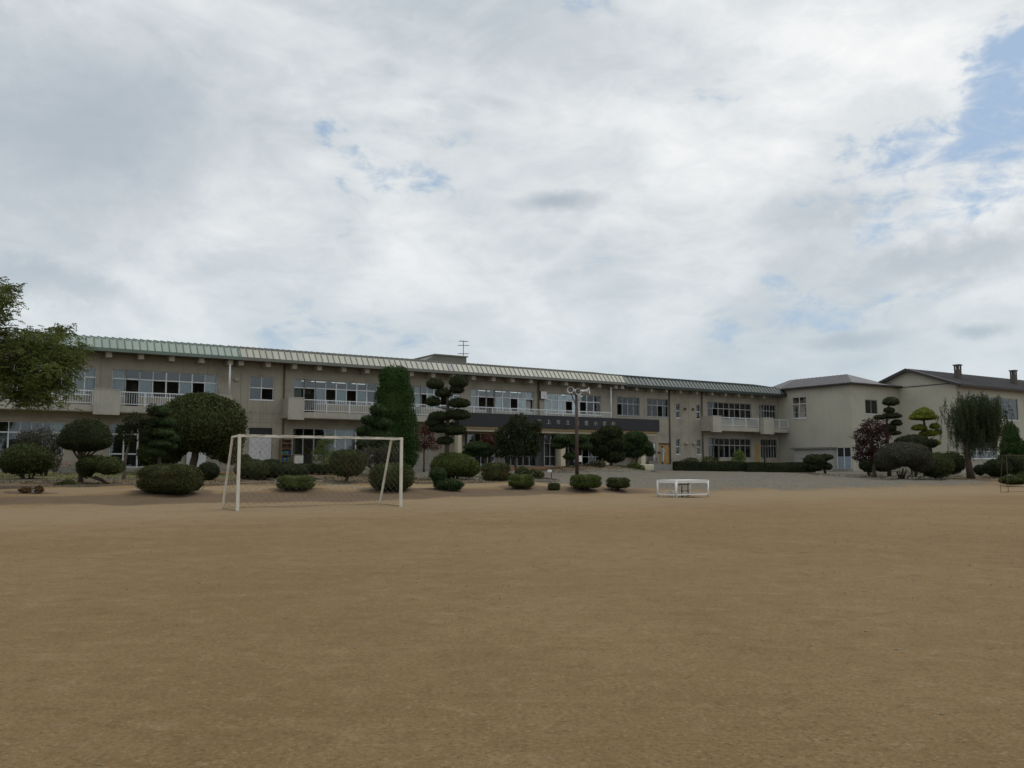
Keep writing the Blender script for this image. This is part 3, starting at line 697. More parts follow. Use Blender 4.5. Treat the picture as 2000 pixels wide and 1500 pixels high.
# recessed entrance: floor, glazed doors, side panels
EX0, EX1 = ENT[0], ENT[1]
MB().box(EX0 - .3, EX1 + .2, -2.3, 2.6, Z0, 1.42).build('porch_floor', 'brick_step', school)
for k, (dv, zz) in enumerate(((2.85, 1.27), (3.35, 1.13))): MB().box(EX0 + .5, ub(1200, 2, 2.3), -dv, -2.302 - .5 * k - .002 * k, 0.7, zz).build('porch_step', 'brick_step', school)
MB().box(EX0, EX1, 2.602, 8.8, 1.30, 1.42).build('hall_floor', 'interior', school)
def glazed(px0, px1, n, y):
    x0, x1 = ub(px0, 3, -y), ub(px1, 3, -y); m = MB(); w = (x1 - x0) / n
    for zz in (1.43, 2.25, 3.40, 4.16): m.box(x0, x1, y - .03, y + .03, zz, zz + .055)
    for k in range(n + 1): m.box(x0 + k * w - .03, x0 + k * w + .03, y - .035, y + .035, 1.425, 4.214)
    d = m.build('door', 'alu', school)
    for k in range(n):
        for za, zb in ((1.485, 2.25), (2.305, 3.40), (3.455, 4.16)): pane(d, x0 + k * w + .03, x0 + (k + 1) * w - .03, za, zb, y)
glazed(912, 965, 4, 1.2); glazed(985, 1045, 5, 1.6); glazed(1063, 1084, 2, 0.9); glazed(1110, 1175, 5, 1.4)
for a, b, y in ((966, 984, 1.2), (1046, 1062, 1.3), (1085, 1092, .6), (1190, 1236, .5)):
    MB().box(ub(a, 3, -y), ub(b, 3, -y), y, y + .12, 1.425, 4.21).build('porch_panel', 'grey_door' if a in (1046,) else 'wall', school)
# doors on the wall
d1 = MB().box(DOOR1[0] + .02, DOOR1[1] - .02, .08, .13, 1.32, 3.55).build('door', 'panel_white', school)
for k in range(2):
    w = (DOOR1[1] - DOOR1[0] - .04) / 2; a = DOOR1[0] + .02 + k * w
    for za, zb in ((1.40, 2.95), (2.99, 3.52)): MB().box(a + .02, a + w - .02, .062, .079, za, zb).build('leaf_panel', 'panel_white', d1)
MB().box((DOOR1[0] + DOOR1[1]) / 2 - .03, (DOOR1[0] + DOOR1[1]) / 2 + .03, .03, .061, 2.35, 2.45).build('handle', 'metal_dark', d1)
MB().box(DOOR1[0] + .02, DOOR1[1] - .02, .09, .12, 3.57, 4.13).build('transom_light', 'canopy_black', school)
d2 = MB().box(YDOOR[0] + .04, YDOOR[1] - .04, .06, .12, 1.63, 3.50).build('door', 'wood_door', school)
w = (YDOOR[1] - YDOOR[0] - .08) / 2
for k in range(2):
    for za, zb in ((1.72, 2.52), (2.62, 3.42)): MB().box(YDOOR[0] + .04 + k * w + .07, YDOOR[0] + .04 + (k + 1) * w - .07, .04, .059, za, zb).build('leaf_panel', 'wood_door', d2)
MB().box(YDOOR[0] - .05, YDOOR[1] + .05, -.03, .05, 3.505, 3.60).build('lintel', 'pole_brown', d2)
d3 = MB().box(GDOOR[0] + .02, GDOOR[1] - .02, .07, .12, 1.56, 3.60).build('door', 'grey_door', school)
MB().box(GDOOR[1] - .28, GDOOR[1] - .03, .04, .069, 1.57, 3.58).build('leaf_panel', 'panel_white', d3)
MB().box(ub(364, 2, .15), ub(402, 2, .15), -.22, -.16, 1.24, 2.55).build('wall_panel', 'panel_white', school)
MB().box(ub(1252, 3), ub(1260, 3), -.06, -.003, 1.5, 3.4).build('wall_panel', 'cream', school)
MB().box(ub(1260, 1.4, .9), ub(1313, 1.4, .9), -1.3, -.003, Z0, 1.60).build('side_step', 'concrete', school)
MB().box(ub(1262, 1.2, 1.5), ub(1305, 1.2, 1.5), -1.75, -1.303, Z0, 1.34).build('side_step', 'concrete', school)
MB().box(ub(1475.5, 3), ub(1482.5, 3), -.05, -.003, 1.3, 3.75).build('wall_panel', 'wood_door', school)
MB().box(UL + .1, ub(470, 1.1, .6), -.95, -.003, Z0, 1.22).build('plinth_step', 'concrete', school)
MB().box(ub(560, 1.1, .6), ub(880, 1.1, .6), -.95, -.003, Z0, 1.22).build('plinth_step', 'concrete', school)
# rainwater pipes, vents, lamps
def pipe(px, z0, z1, v, mat, r=.055):
    u = ub(px, (z0 + z1) / 2, v); MB().tube([(u, -v, z0), (u, -v, z1)], r, 10).build('downpipe', mat, school, True)
pipe(448.5, 6.3, 8.45, 1.22, 'alu', .07); pipe(553.5, .9, 8.75, .09, 'pipe_brown', .06); pipe(1193.5, 5.3, 8.5, 1.0, 'alu', .06); pipe(1308.7, .9, 8.7, .09, 'pipe_brown', .06); pipe(1372.5, .9, 8.7, .09, 'pipe_brown', .06); pipe(1052, 5.3, 8.7, .09, 'pipe_brown', .07)
hood = MB(); hood.tube([(0, 0, 0), (0, -.16, 0)], .16, 12); hood.ball((0, -.17, 0), (.17, .12, .17), 12, 8); hm = hood.mesh('vent_hood', 'wall_light', True)
small = MB(); small.tube([(0, 0, 0), (0, -.18, -.04)], .10, 10); sm_hood = small.mesh('vent_hood', 'pipe_brown', True)
for px in (1339.5, 1354): link('vent_hood', hm, school, (ub(px, 3.65), 0, 3.62))
for px in (1337, 1352.5): link('vent_hood', sm_hood, school, (ub(px, 7.1), 0, 7.0))
MB().box(ub(457, 7.5), ub(465, 7.5), -.22, -.003, 7.42, 7.62).build('wall_lamp', 'wall_light', school)
def V(px, u, z):
    """v of the point seen in photo column px on the plane u, at height z"""
    k = (px - 1000) / FPX; c, s = math.cos(PITCH), math.sin(PITCH)
    return DW + (k * (u * DY * c + (z - HC) * s) - u * DX) / (NX - k * NY * c)

# ------------------------------------------------------------------ annex on the right
annex = site_empty('annex_building')
tag(annex, 'cream two-storey annex with dark grey hipped and gabled metal roof and two chimneys', 'building')
AU1, AV, AU2, BV, AE = 72.8, 8.9, 80.4, 15.05, 9.38
# wall facing the drive (plane u = AU1), built in a turned frame: local x runs with v
def turned(mb_in, u):   # (x = v, y = depth away from the viewer, z)  ->  (u, -v, z)
    out = MB(); out.v = [(u + y, -x, z) for (x, y, z) in mb_in.v]; out.f = [tuple(reversed(q)) for q in mb_in.f]; return out
hl1, hl2, hl3 = [], [], []
W1 = (1.86, 3.60, 6.34, 8.55); PD = (7.08, 8.72, 1.15, 3.22)
m = MB(); hl1.append(W1 + (.16, True)); hl1.append(PD + (.12, True)); wall_sheet(m, -6, AV, .3, AE, hl1); am = turned(m, AU1)
m = MB(); W2 = (75.0, 76.95, 6.57, 7.98); hl2.append(W2 + (.16, True)); wall_sheet(m, AU1, AU2, .3, AE, hl2, y=-AV); am.f += [tuple(i + len(am.v) for i in q) for q in m.f]; am.v += m.v
m = MB(); wall_sheet(m, AV, BV, .2, AE, []); q = turned(m, AU2); am.f += [tuple(i + len(am.v) for i in f) for f in q.f]; am.v += q.v
B1, B2 = (82.1, 91.4, 6.1, 8.27), (82.5, 87.1, 2.15, 3.35)
B3 = (92.6, 99, 6.1, 8.27)
for w_ in (B1, B2, B3): hl3.append(w_ + (.16, True))
m = MB(); wall_sheet(m, AU2, 112, .1, AE, hl3, y=-BV); am.f += [tuple(i + len(am.v) for i in f) for f in m.f]; am.v += m.v
am.quad((112, -BV, .1), (112, -3, .1), (112, -3, AE), (112, -BV, AE)); am.quad((AU1, 6, .3), (112, 6, .3), (112, 6, AE), (AU1, 6, AE))
# gable triangle
GZ, GR = 11.05, 10.2
am.quad((AU2 + .001, -BV, AE - .01), (AU2 + .001, -GR, GZ), (AU2 + .001, -(2 * GR - BV), AE - .01))
am.build('wall', 'annex_wall', annex)
# panel joints of the gable and wall: thin battens
bt = MB()
for v_ in (11.5, 12.9, 14.0, 8.0): bt.box(AU2 - .012, AU2 + .03, -v_ - .02, -v_ + .02, AE + .05, GZ - abs(v_ - GR) * (GZ - AE) / (BV - GR) - .06)
bt.build('gable_batten', 'annex_wall', annex)
MB().box(AU2 - .07, AU2 - .002, -BV + .02, -AV - .3, AE - .03, AE + .035).build('gable_flashing', 'annex_fascia', annex)
def annex_window(x0, x1, z0, z1, cols, rows_z, plane, dark='alu_dark'):
    """framed panes in a reveal; plane = ('u', U) or ('v', V)"""
    def conv(mm):
        if plane[0] == 'u': return turned(mm, plane[1])
        o = MB(); o.v = [(x, y - plane[1], z) for (x, y, z) in mm.v]; o.f = mm.f; return o
    m = MB(); w = (x1 - x0) / cols
    for k in range(cols + 1): m.box(max(x0, x0 + k * w - .025), min(x1, x0 + k * w + .025), .04, .10, z0, z1)
    for z in [z0] + rows_z + [z1 - .06]: m.box(x0 + .002, x1 - .002, .042, .098, z, z + .06)
    fr = conv(m).build('window', 'alu' if rows_z or dark == 'alu' else 'alu_dark', annex)
    s = MB(); s.box(x0 - .06, x1 + .06, -.05, .03, z0 - .07, z0 - .003); conv(s).build('sill', 'alu', fr)
    zz = [z0] + rows_z + [z1]
    for k in range(cols):
        for i in range(len(zz) - 1):
            g = MB().box(x0 + k * w + .036, x0 + (k + 1) * w - .036, .068, .074, zz[i] + .061, zz[i + 1] - .001 if i < len(zz) - 2 else z1 - .061)
            conv(g).build('pane', 'glass', fr)
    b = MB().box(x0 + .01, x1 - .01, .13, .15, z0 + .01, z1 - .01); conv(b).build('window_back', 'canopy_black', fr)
annex_window(*W1, 2, [7.78], ('u', AU1)); annex_window(*W2, 2, [], ('v', AV)); annex_window(*B1, 6, [], ('v', BV)); annex_window(*B2, 5, [2.85], ('v', BV), 'alu'); annex_window(*B3, 4, [], ('v', BV))
# side door by the corner
dd = turned(MB().box(PD[0] + .02, PD[1] - .02, .05, .10, 1.17, 2.36), AU1).build('door', 'pale_blue', annex)
turned(MB().box(PD[0] + .02, PD[1] - .02, .052, .098, 2.37, 3.20), AU1).build('door_light', 'canopy_black', dd)
for x in (PD[0], (PD[0] + PD[1]) / 2 - .04, PD[1] - .08): turned(MB().box(x, x + .08, .02, .049, 1.17, 3.21), AU1).build('door_frame', 'panel_white', dd)
turned(MB().box(PD[0] - .4, PD[1] + .1, -.6, -.003, .4, 1.13), AU1).build('door_step', 'concrete', annex)
# low flat-roofed lean-to
lt = turned(MB().box(2.6, 6.95, -.9, -.003, .3, 3.12), AU1).build('lean_to', 'porch_wall', annex)
turned(MB().box(2.35, 7.15, -1.15, -.004, 3.124, 3.28), AU1).build('lean_to_roof', 'fascia_grey', lt)
# roofs
rf = MB(); o_ = .55; e0, e1, f0, f1 = AU1 - o_, AU2 + .45, -6.5, AV + o_
ru, rz = AU1 + 2.0, 10.62; rv0, rv1 = 0.0, 7.1; ez = AE + .12
def rp(u, v, z): return (u, -v, z)
rf.quad(rp(e0, f1, ez), rp(ru, rv1, rz), rp(ru, rv0, rz), rp(e0, -1.6, ez)); rf.quad(rp(e0, f1, ez), rp(e1, f1, ez), rp(AU2 + .45, rv1, rz - .62), rp(ru, rv1, rz))
rf.quad(rp(ru, rv1, rz), rp(AU2 + .45, rv1, rz - .62), rp(AU2 + .45, rv0, rz - .62), rp(ru, rv0, rz)); rf.quad(rp(ru, rv0, rz), rp(AU2 + .45, rv0, rz - .62), rp(AU2 + .45, -1.6, ez), rp(e0, -1.6, ez))
rf.quad(rp(e0, -1.6, ez), rp(e0, f0, ez), rp(e1, f0, ez), rp(e1, -1.6, ez))
hip = rf.build('hip_roof', 'annex_roof', annex)
MB().box(e0 - .02, e1, -f1 - .02, -f1 + .12, AE - .02, ez).box(e0 - .02, e0 + .12, -f1 + .122, 6.5, AE - .02, ez).box(e0 + .122, e1, -f1 + .122, 6.4, AE - .012, AE + .02).build('eaves', 'annex_fascia', hip)
seam = MB()
for k in range(1, 18):                                       # standing seams
    v_ = f1 - k * .5
    if v_ > rv1 - .1:
        t_ = (f1 - v_) / (f1 - rv1); seam.bar(rp(e0, v_, ez + .02), rp(e0 + (ru - e0) * t_, v_, ez + (rz - ez) * t_ + .02), .03, .05)
    else: seam.bar(rp(e0, v_, ez + .02), rp(ru, v_, rz + .02), .03, .05)
seam.build('roof_seam', 'annex_roof', hip)
gb = MB(); g0 = AU2 - .55; bve = BV + .65; sl = (GZ + .15 - (AE + .1)) / (BV - GR); ze = GZ + .15 - sl * (bve - GR)
lv = 2 * GR - bve
gb.quad(rp(g0, bve, ze), rp(113, bve, ze), rp(113, GR, GZ + .15), rp(g0, GR, GZ + .15)); gb.quad(rp(g0, GR, GZ + .15), rp(113, GR, GZ + .15), rp(113, lv, ze), rp(g0, lv, ze))
gab = gb.build('gable_roof', 'annex_roof', annex)
f_ = MB()
for (va, za, vb, zb) in ((bve, ze, GR, GZ + .15), (GR, GZ + .15, lv, ze)):
    f_.v += [rp(g0 - .03, va, za + .02), rp(g0 - .03, vb, zb + .02), rp(g0 - .03, vb, zb - .27), rp(g0 - .03, va, za - .27), rp(g0 + .12, va, za - .004), rp(g0 + .12, vb, zb - .004), rp(g0 + .12, vb, zb - .27), rp(g0 + .12, va, za - .27)]
    n = len(f_.v) - 8; f_.f += [tuple(n + i for i in q) for q in ((0, 1, 2, 3), (4, 7, 6, 5), (0, 4, 5, 1), (3, 2, 6, 7))]
f_.box(g0 + .122, 113, -bve - .03, -bve + .1, ze - .24, ze + .01); f_.quad(rp(g0 + .125, bve, ze - .2), rp(113, bve, ze - .2), rp(113, BV - .02, AE - .01), rp(g0 + .125, BV - .02, AE - .01))
f_.quad(rp(g0 + .1, bve, ze - .2), rp(AU2, bve, ze - .2), rp(AU2, GR, GZ - .06), rp(g0 + .1, GR, GZ - .06)); f_.build('verge', 'annex_fascia', gab)
sg = MB(); k = AU2
while k < 112: sg.bar(rp(k, bve, ze + .02), rp(k, GR, GZ + .17), .03, .05); k += .5
sg.build('roof_seam', 'annex_roof', gab)
for px, y0 in ((1871, 712), (1980, 723)):
    v_ = 13.3; u_ = U(px, v_, 10.5); top = Zat(y0, u_, v_); base = GZ + .15 - sl * (v_ - GR)
    ch = MB().box(u_ - .25, u_ + .25, -v_ - .25, -v_ + .25, base - .5, top - .52).build('chimney', 'chimney', annex)
    MB().box(u_ - .32, u_ + .32, -v_ - .32, -v_ + .32, top - .12, top).build('chimney_cap', 'chimney', ch)
    for a in (-1, 1):
        for b in (-1, 1): MB().box(u_ + a * .19 - .06, u_ + a * .19 + .06, -v_ + b * .19 - .06, -v_ + b * .19 + .06, top - .518, top - .122).build('chimney_post', 'chimney', ch)
    MB().box(u_ - .08, u_ + .08, -v_ - .08, -v_ + .08, top - .518, top - .125).build('flue', 'metal_dark', ch)

# ------------------------------------------------------------------ things on and by the school
ant = empty('tv_antenna', S(ub(905, 11, -5), -5, zt1 + .09)); tag(ant, 'thin television antenna on mast on the roof-top plant room', 'antenna')
h = Zat(666, ub(905, 11, -5), -5) - zt1 - .09
MB().tube([(0, 0, 0), (0, 0, h)], .028, 8).build('mast', 'metal_dark', ant)
for k, (z, L) in enumerate(((h * .98, .42), (h * .72, .55), (h * .2, .5))):
    a = MB(); d = Vector((DX, DY, .05 if k else 0)); a.bar(-d * L + Vector((0, 0, z)), d * L + Vector((0, 0, z)), .03)
    for j in range(-3, 4):
        c = d * (L * j / 3.2) + Vector((0, 0, z)); q = Vector((NX, NY, 0)) * .28; a.bar(c - q, c + q, .018)
    a.build('element_array', 'metal_dark', ant)
ck = empty('wall_clock', S(ub(1059, 7.5), .02, 0), TH); tag(ck, 'square white clock on the wall pier above the entrance canopy', 'clock')
MB().box(-.33, .33, -.24, -.003, 7.22, 7.90).build('case', 'metal_dark', ck); MB().box(-.31, .31, -.262, -.242, 7.24, 7.88).build('dial', 'white_clean', ck)
for an, ln in ((-95, .15), (170, .22)):
    a = R(90 - an); MB().bar((0, -.27, 7.56), (ln * math.cos(a), -.27, 7.56 + ln * math.sin(a)), .03, .012).build('hand', 'metal_dark', ck)

# shelf with watering cans, cabinet, planters by the wall
shx0, shx1 = ub(549, 2.5, .6), ub(570, 2.5, .6); shw = shx1 - shx0
sh = empty('shelf_rack', S(shx0, .60, 1.22), TH); tag(sh, 'old wooden shelf rack with blue and green cans against the school wall', 'shelf')
for x in (0, shw - .05): MB().box(x, x + .05, 0, .45, 0, 2.15).build('upright', 'wood_old', sh)
levels = (0.05, .52, .98, 1.42, 1.80, 2.10)
for z in levels: MB().box(.052, shw - .052, 0, .45, z, z + .04).build('shelf_board', 'wood_old', sh)
MB().box(.052, shw - .052, .452, .47, 0, 2.12).build('back_board', 'wood_old', sh)
def can_mesh(mat):
    b = MB(); b.tube([(0, 0, 0), (0, 0, .02), (0, 0, .17), (0, 0, .20)], [.075, .09, .085, .06], 12)
    b.tube([(.07, 0, .06), (.15, 0, .17), (.18, 0, .22)], [.022, .016, .028], 8)
    b.tube([(-.07, 0, .06), (-.14, 0, .12), (-.10, 0, .21), (0, 0, .25), (.04, 0, .20)], .012, 6)
    return b.mesh('watering_can', mat, True)
cm = {'blue': can_mesh('blue_plastic'), 'green': can_mesh('green_plastic')}
ri = 0
for li, z in ((2, .98), (1, .52), (0, .05)):
    n = 4 if li else 3
    for k in range(n):
        c = ('green', 'blue')[(k + li) % 2] if li else 'blue'
        p = S(shx0 + .14 + (shw - .28) * k / (n - 1), .38, 1.22 + z + .042)
        o = link('watering_can', cm[c], None, p); o.scale = (1.25,) * 3; o.rotation_euler = (0, 0, TH + R(80 + 17 * k + 31 * li))
        row = ('bottom', 'middle', 'upper')[li]; pos = (('left end', 'second from left', 'second from right', 'right end') if n == 4 else ('left end', 'centre', 'right end'))[k]
        tag(o, f'{c} plastic watering can on the {row} can row of the shelf rack, {pos}', 'watering can', 'watering cans on the shelf rack')
cbx0, cbx1 = ub(575, 1.8, .7), ub(592, 1.8, .7)
cb = empty('storage_cabinet', S(cbx0, .75, 1.22), TH); tag(cb, 'low white cabinet beside the shelf rack below the classroom window', 'cabinet')
w = cbx1 - cbx0
MB().box(0, w, 0, .5, .06, .98).build('body', 'white_cabinet', cb); MB().box(-.03, w + .03, -.03, .52, .982, 1.02).build('top', 'wood_old', cb)
for k in range(2): MB().box(.01 + k * w / 2, w / 2 - .01 + k * w / 2, -.022, -.002, .08, .96).build('cabinet_door', 'white_cabinet', cb)
for x in (.02, w - .08): MB().box(x, x + .06, .03, .47, 0, .058).build('foot', 'metal_dark', cb)

# white parade platform on the field
pod = empty('parade_platform', S(27.35, 32.75, 0), TH); tag(pod, 'low white steel platform with steps standing at the field edge', 'platform')
PL, PW, PH = 1.98, 1.22, .78
MB().box(-.04, PL + .04, -.04, PW + .04, PH - .035, PH).build('deck', 'white_clean', pod)
MB().box(0, PL, -.03, .03, PH - .13, PH - .037).box(0, PL, PW - .03, PW + .03, PH - .13, PH - .037).box(-.03, .03, .032, PW - .032, PH - .13, PH - .037).box(PL - .03, PL + .03, .032, PW - .032, PH - .13, PH - .037).build('deck_frame', 'white_clean', pod)
for x in (0, PL):
    for y in (0, PW):
        lg = MB().tube([(x, y, 0), (x, y, PH - .04)], .05, 10).build('leg', 'white_clean', pod, True)
        g = MB(); sx = 1 if x == 0 else -1; sy = 1 if y == 0 else -1
        g.bar((x + sx * .02, y, PH - .21), (x + sx * .11, y, PH - .12), .04); g.bar((x, y + sy * .02, PH - .21), (x, y + sy * .11, PH - .12), .04); g.build('gusset', 'white_clean', lg)
for q in (((0, 0), (PL, 0)), ((0, PW), (PL, PW)), ((0, 0), (0, PW)), ((PL, 0), (PL, PW))): MB().bar((*q[0], .13), (*q[1], .13), .055).build('brace', 'white_clean', pod)
st = MB()
for (x0, z) in ((.02, .26), (.42, .50)):
    st.box(x0 + .3, x0 + .62, PW - .72, PW - .1, z, z + .035)
    for xx in (x0 + .32, x0 + .60):
        for yy in (PW - .68, PW - .14): st.tube([(xx, yy, 0), (xx, yy, z)], .02, 8)
st.build('step_unit', 'white_clean', pod)
sw = MB(); sw.box(1.05, 1.5, PW - .5, PW - .06, .55, .59).box(1.05, 1.5, PW - .5, PW - .06, .24, .28); sw.tube([(1.08, PW - .1, 0), (1.08, PW - .1, .74)], .025, 8).tube([(1.8, PW - .1, 0), (1.8, PW - .1, .74)], .025, 8); sw.tube([(1.4, PW - .1, 0), (1.4, PW - .1, .56)], .025, 8)
sw.build('wooden_step', 'wood_old', pod)

# football goals
def net_sheet(mb, P00, P10, P01, P11, nu, nv, w=.004):
    """diamond mesh of thin cords over a four-cornered sheet"""
    P00, P10, P01, P11 = map(Vector, (P00, P10, P01, P11))
    rng = random.Random(nu * 31 + nv)
    jit = {}
    def pt(i, j):
        if (i, j) not in jit:
            a, b = i / nu, j / nv; p = (P00 * (1 - a) + P10 * a) * (1 - b) + (P01 * (1 - a) + P11 * a) * b
            sag = .10 * math.sin(math.pi * b) * math.sin(math.pi * a * 3) ** 2
            jit[(i, j)] = p + Vector((rng.uniform(-.015, .015), rng.uniform(-.015, .015) + sag, rng.uniform(-.012, .012)))
        return jit[(i, j)]
    for i in range(nu):
        for j in range(nv):
            if (i + j) % 2 == 0: e = ((i, j), (i + 1, j + 1))
            else: e = ((i + 1, j), (i, j + 1))
            mb.bar(pt(*e[0]), pt(*e[1]), w)
def goal(name, label, u0, u1, v, h, dp, top, mat, bw, cell, group=None, netmat='net'):
    e = empty(name, S(u0, v, 0), TH); tag(e, label, 'goal', group); W = u1 - u0
    for x in (0, W): MB().box(x - bw / 2, x + bw / 2, -bw / 2, bw / 2, -.02, h).build('post', mat, e)
    MB().box(bw / 2, W - bw / 2, -bw / 2 + .003, bw / 2 - .003, h - bw, h - .003).build('crossbar', mat, e)
    s = bw * .72
    for x in (0, W):
        MB().bar((x, bw / 2, h - s * .7), (x, top, h - .02 - s * .7), s).build('top_arm', mat, e); MB().bar((x, top, h - .02 - s * .5), (x, dp, s / 2), s).build('stay', mat, e); MB().bar((x, bw / 2, s / 2), (x, dp + s / 2, s / 2), s * .9, s * .8).build('ground_bar', 'rust' if mat == 'rust' else 'bar_stained', e)
    MB().bar((s, dp, s / 2), (W - s, dp, s / 2), s * .9, s * .8).build('ground_bar', 'rust' if mat == 'rust' else 'bar_stained', e)
    if mat == 'rust': return e
    m = MB(); nu_ = int(W / cell); nv_ = int(2.4 / cell)
    net_sheet(m, (0, dp, .05), (W, dp, .05), (0, top, h - .1), (W, top, h - .1), nu_, nv_)
    for x in (0, W): net_sheet(m, (x, .06, .05), (x, dp, .05), (x, .06, h - .1), (x, top, h - .1), max(4, int(.8 / cell)), nv_)
    net_sheet(m, (0, top, h - .1), (W, top, h - .1), (0, .0, h - .02), (W, .0, h - .02), nu_, max(3, int(top / cell)))
    m.build('net', netmat, e)
    c = MB(); rng = random.Random(5)                           # lacing wound round the crossbar
    k = .15
    while k < W - .6 and mat != 'rust':
        L = rng.uniform(.35, .8); c.tube([(k, -bw / 2 - .006, h - .01), (k + L * .5, -bw / 2 - .008, h - bw * rng.uniform(.3, .9)), (k + L, -bw / 2 - .006, h - .005)], .006, 5); k += L + rng.uniform(.1, .5)
    if c.v: c.build('lacing', 'net', e)
    return e
goal('football_goal', 'weathered white football goal with sagging net on the sand field', 7.5, 13.15, 34.0, 2.42, 1.8, .85, 'white_paint', .085, .115)
goal('football_goal', 'thin rusty goal frame cut off at the right edge of the field', 47.9, 52.9, 36.6, 2.02, .42, .22, 'rust', .026, .14)

# loudspeaker pole
pu, pv, pp = ground_hit(1127, 929.5)
pole = empty('loudspeaker_pole', S(pu, pv, float(zt(pv)) - .05)); tag(pole, 'brown pole with three grey horn loudspeakers in front of the entrance', 'pole')
ph = Zat(766, pu, pv) - float(zt(pv)) + .05
MB().tube([(0, 0, 0), (0, 0, ph * .5), (0, 0, ph)], [.13, .115, .10], 14).build('shaft', 'pole_brown', pole, True)
kk = depth(pp) / FPX
def horn(px, py, dirv, L=.46, R0=.24):
    c = cam_point(px, py, depth(pp)) - Vector(pole.location); d = Vector(dirv).normalized()
    b = MB(); b.tube([c - d * (L + .16), c - d * (L * .85), c - d * (L * .8), c - d * (L * .45), c - d * (L * .12), c], [.10, .10, .075, .095, R0 * .72, R0], 18, cap=False); b.tube([c - d * (L + .165), c - d * (L + .16)], [.02, .10], 18)
    b.tube([c - d * .012, c + d * .012], [R0 * 1.03, R0 * 1.03], 18, cap=False)
    o = b.build('horn_speaker', 'horn_grey', pole, True)
    i = MB(); i.tube([c - d * .02, c - d * (L * .2), c - d * (L * .5)], [R0 * .93, R0 * .5, .07], 18, cap=False); i.tube([c - d * .16, c - d * .03], [.085, .07], 12); i.build('horn_mouth', 'horn_inside', o, True)
    return c
c1 = horn(1114, 761.5, (-.35, -1, -.12)); c2 = horn(1130, 765, (.45, -1, -.18)); c3 = horn(1151, 763, (1, -.25, .06))
brk = MB(); topp = Vector((0, 0, ph - .1))
for c in (c1, c2, c3): brk.bar(topp + Vector((0, 0, .05)), c + Vector((0, .25, -.02)), .05)
brk.bar(Vector((0, 0, ph - 1.0)), c1 + Vector((.0, .3, -.1)), .05); brk.build('bracket', 'metal_dark', pole)
zb = Zat(902, pu, pv) - pole.location.z
MB().box(.14, .34, -.02, .01, zb, zb + .42).bar((.1, 0, zb + .2), (.16, 0, zb + .2), .04).build('notice_plate', 'white_clean', pole)

# small label stake, stone block, fences, planters
su, sv, sp_ = ground_hit(1077, 935)
stk = empty('label_stake', sp_); tag(stk, 'short dark stake with a small white plant label beside the drive', 'sign')
MB().tube([(0, 0, -.05), (0, 0, .58)], .03, 8).build('stake', 'pole_brown', stk); MB().box(-.24, .02, -.05, -.032, .40, .56).build('label_board', 'white_clean', stk)
bu = ub(1264, 1.2, 3.4); blk = MB(); blk.box(-.55, .55, -.3, .3, 0, .52); ob = blk.build('concrete_block', 'cream', None, loc=S(bu, 3.4, float(zt(3.4)))); ob.rotation_euler = (0, 0, TH)
bev = ob.modifiers.new('b', 'BEVEL'); bev.width = .06; bev.segments = 2
tag(ob, 'pale rounded concrete block beside the side-door steps', 'block')
def rail_fence(name, label, px0, px1, v, h, mat, n, rails, bal=False):
    x0, x1 = U(px0, v, 1.5), U(px1, v, 1.5); g = float(zt(v)); e = empty(name, S(x0, v, g), TH); tag(e, label, 'fence'); L = x1 - x0
    for k in range(n + 1): MB().tube([(L * k / n, 0, -.05), (L * k / n, 0, h)], .028, 8).build('post', mat, e)
    for z in rails: MB().tube([(0, 0, z), (L, 0, z)], .022, 8).build('rail', mat, e)
    if bal:
        m = MB(); k = .12
        while k < L: m.bar((k, 0, rails[-1]), (k, 0, rails[0]), .014); k += .12
        m.build('baluster_row', mat, e)
rail_fence('pipe_fence', 'thin grey pipe fence behind the clipped hedge near the wooden door', 1316, 1372, 2.6, 1.25, 'alu_dark', 3, (1.22,))
rail_fence('low_blue_fence', 'low pale blue rail fence in front of the far right classroom', 1456, 1519, 4.5, .62, 'pale_blue', 4, (.60, .45, .28), True)
def planter(px0, px1, v, flower, label, zb=None):
    x0, x1 = U(px0, v, 1.3), U(px1, v, 1.3); g = zb if zb else float(zt(v)); e = empty('flower_planter', S(x0, v, g), TH); tag(e, label, 'planter'); L = x1 - x0
    MB().box(0, L, -.14, .14, 0, .26).box(-.03, L + .03, -.17, .17, .262, .31).build('trough', 'concrete', e)
    rng = np.random.default_rng(int(px0)); n = int(90 * L); P = np.stack([rng.uniform(0, L, n), rng.uniform(-.16, .16, n), rng.uniform(.3, .55, n)], -1)
    leaf_mesh('leaves', P, rng.normal(size=(n, 3)), .07, .5, 'weed', rng, e); n = int(26 * L); P = np.stack([rng.uniform(0, L, n), rng.uniform(-.18, .18, n), rng.uniform(.45, .68, n)], -1)
    leaf_mesh('blossoms', P, rng.normal(size=(n, 3)) + (0, -1, 1), .085, .9, flower, rng, e)
    for k_ in range(int(L / .5) + 1): MB().tube([(min(L - .05, .1 + k_ * .5), 0, .25), (min(L - .05, .1 + k_ * .5), 0, .5)], .012, 5).build('stem', 'bark', e)

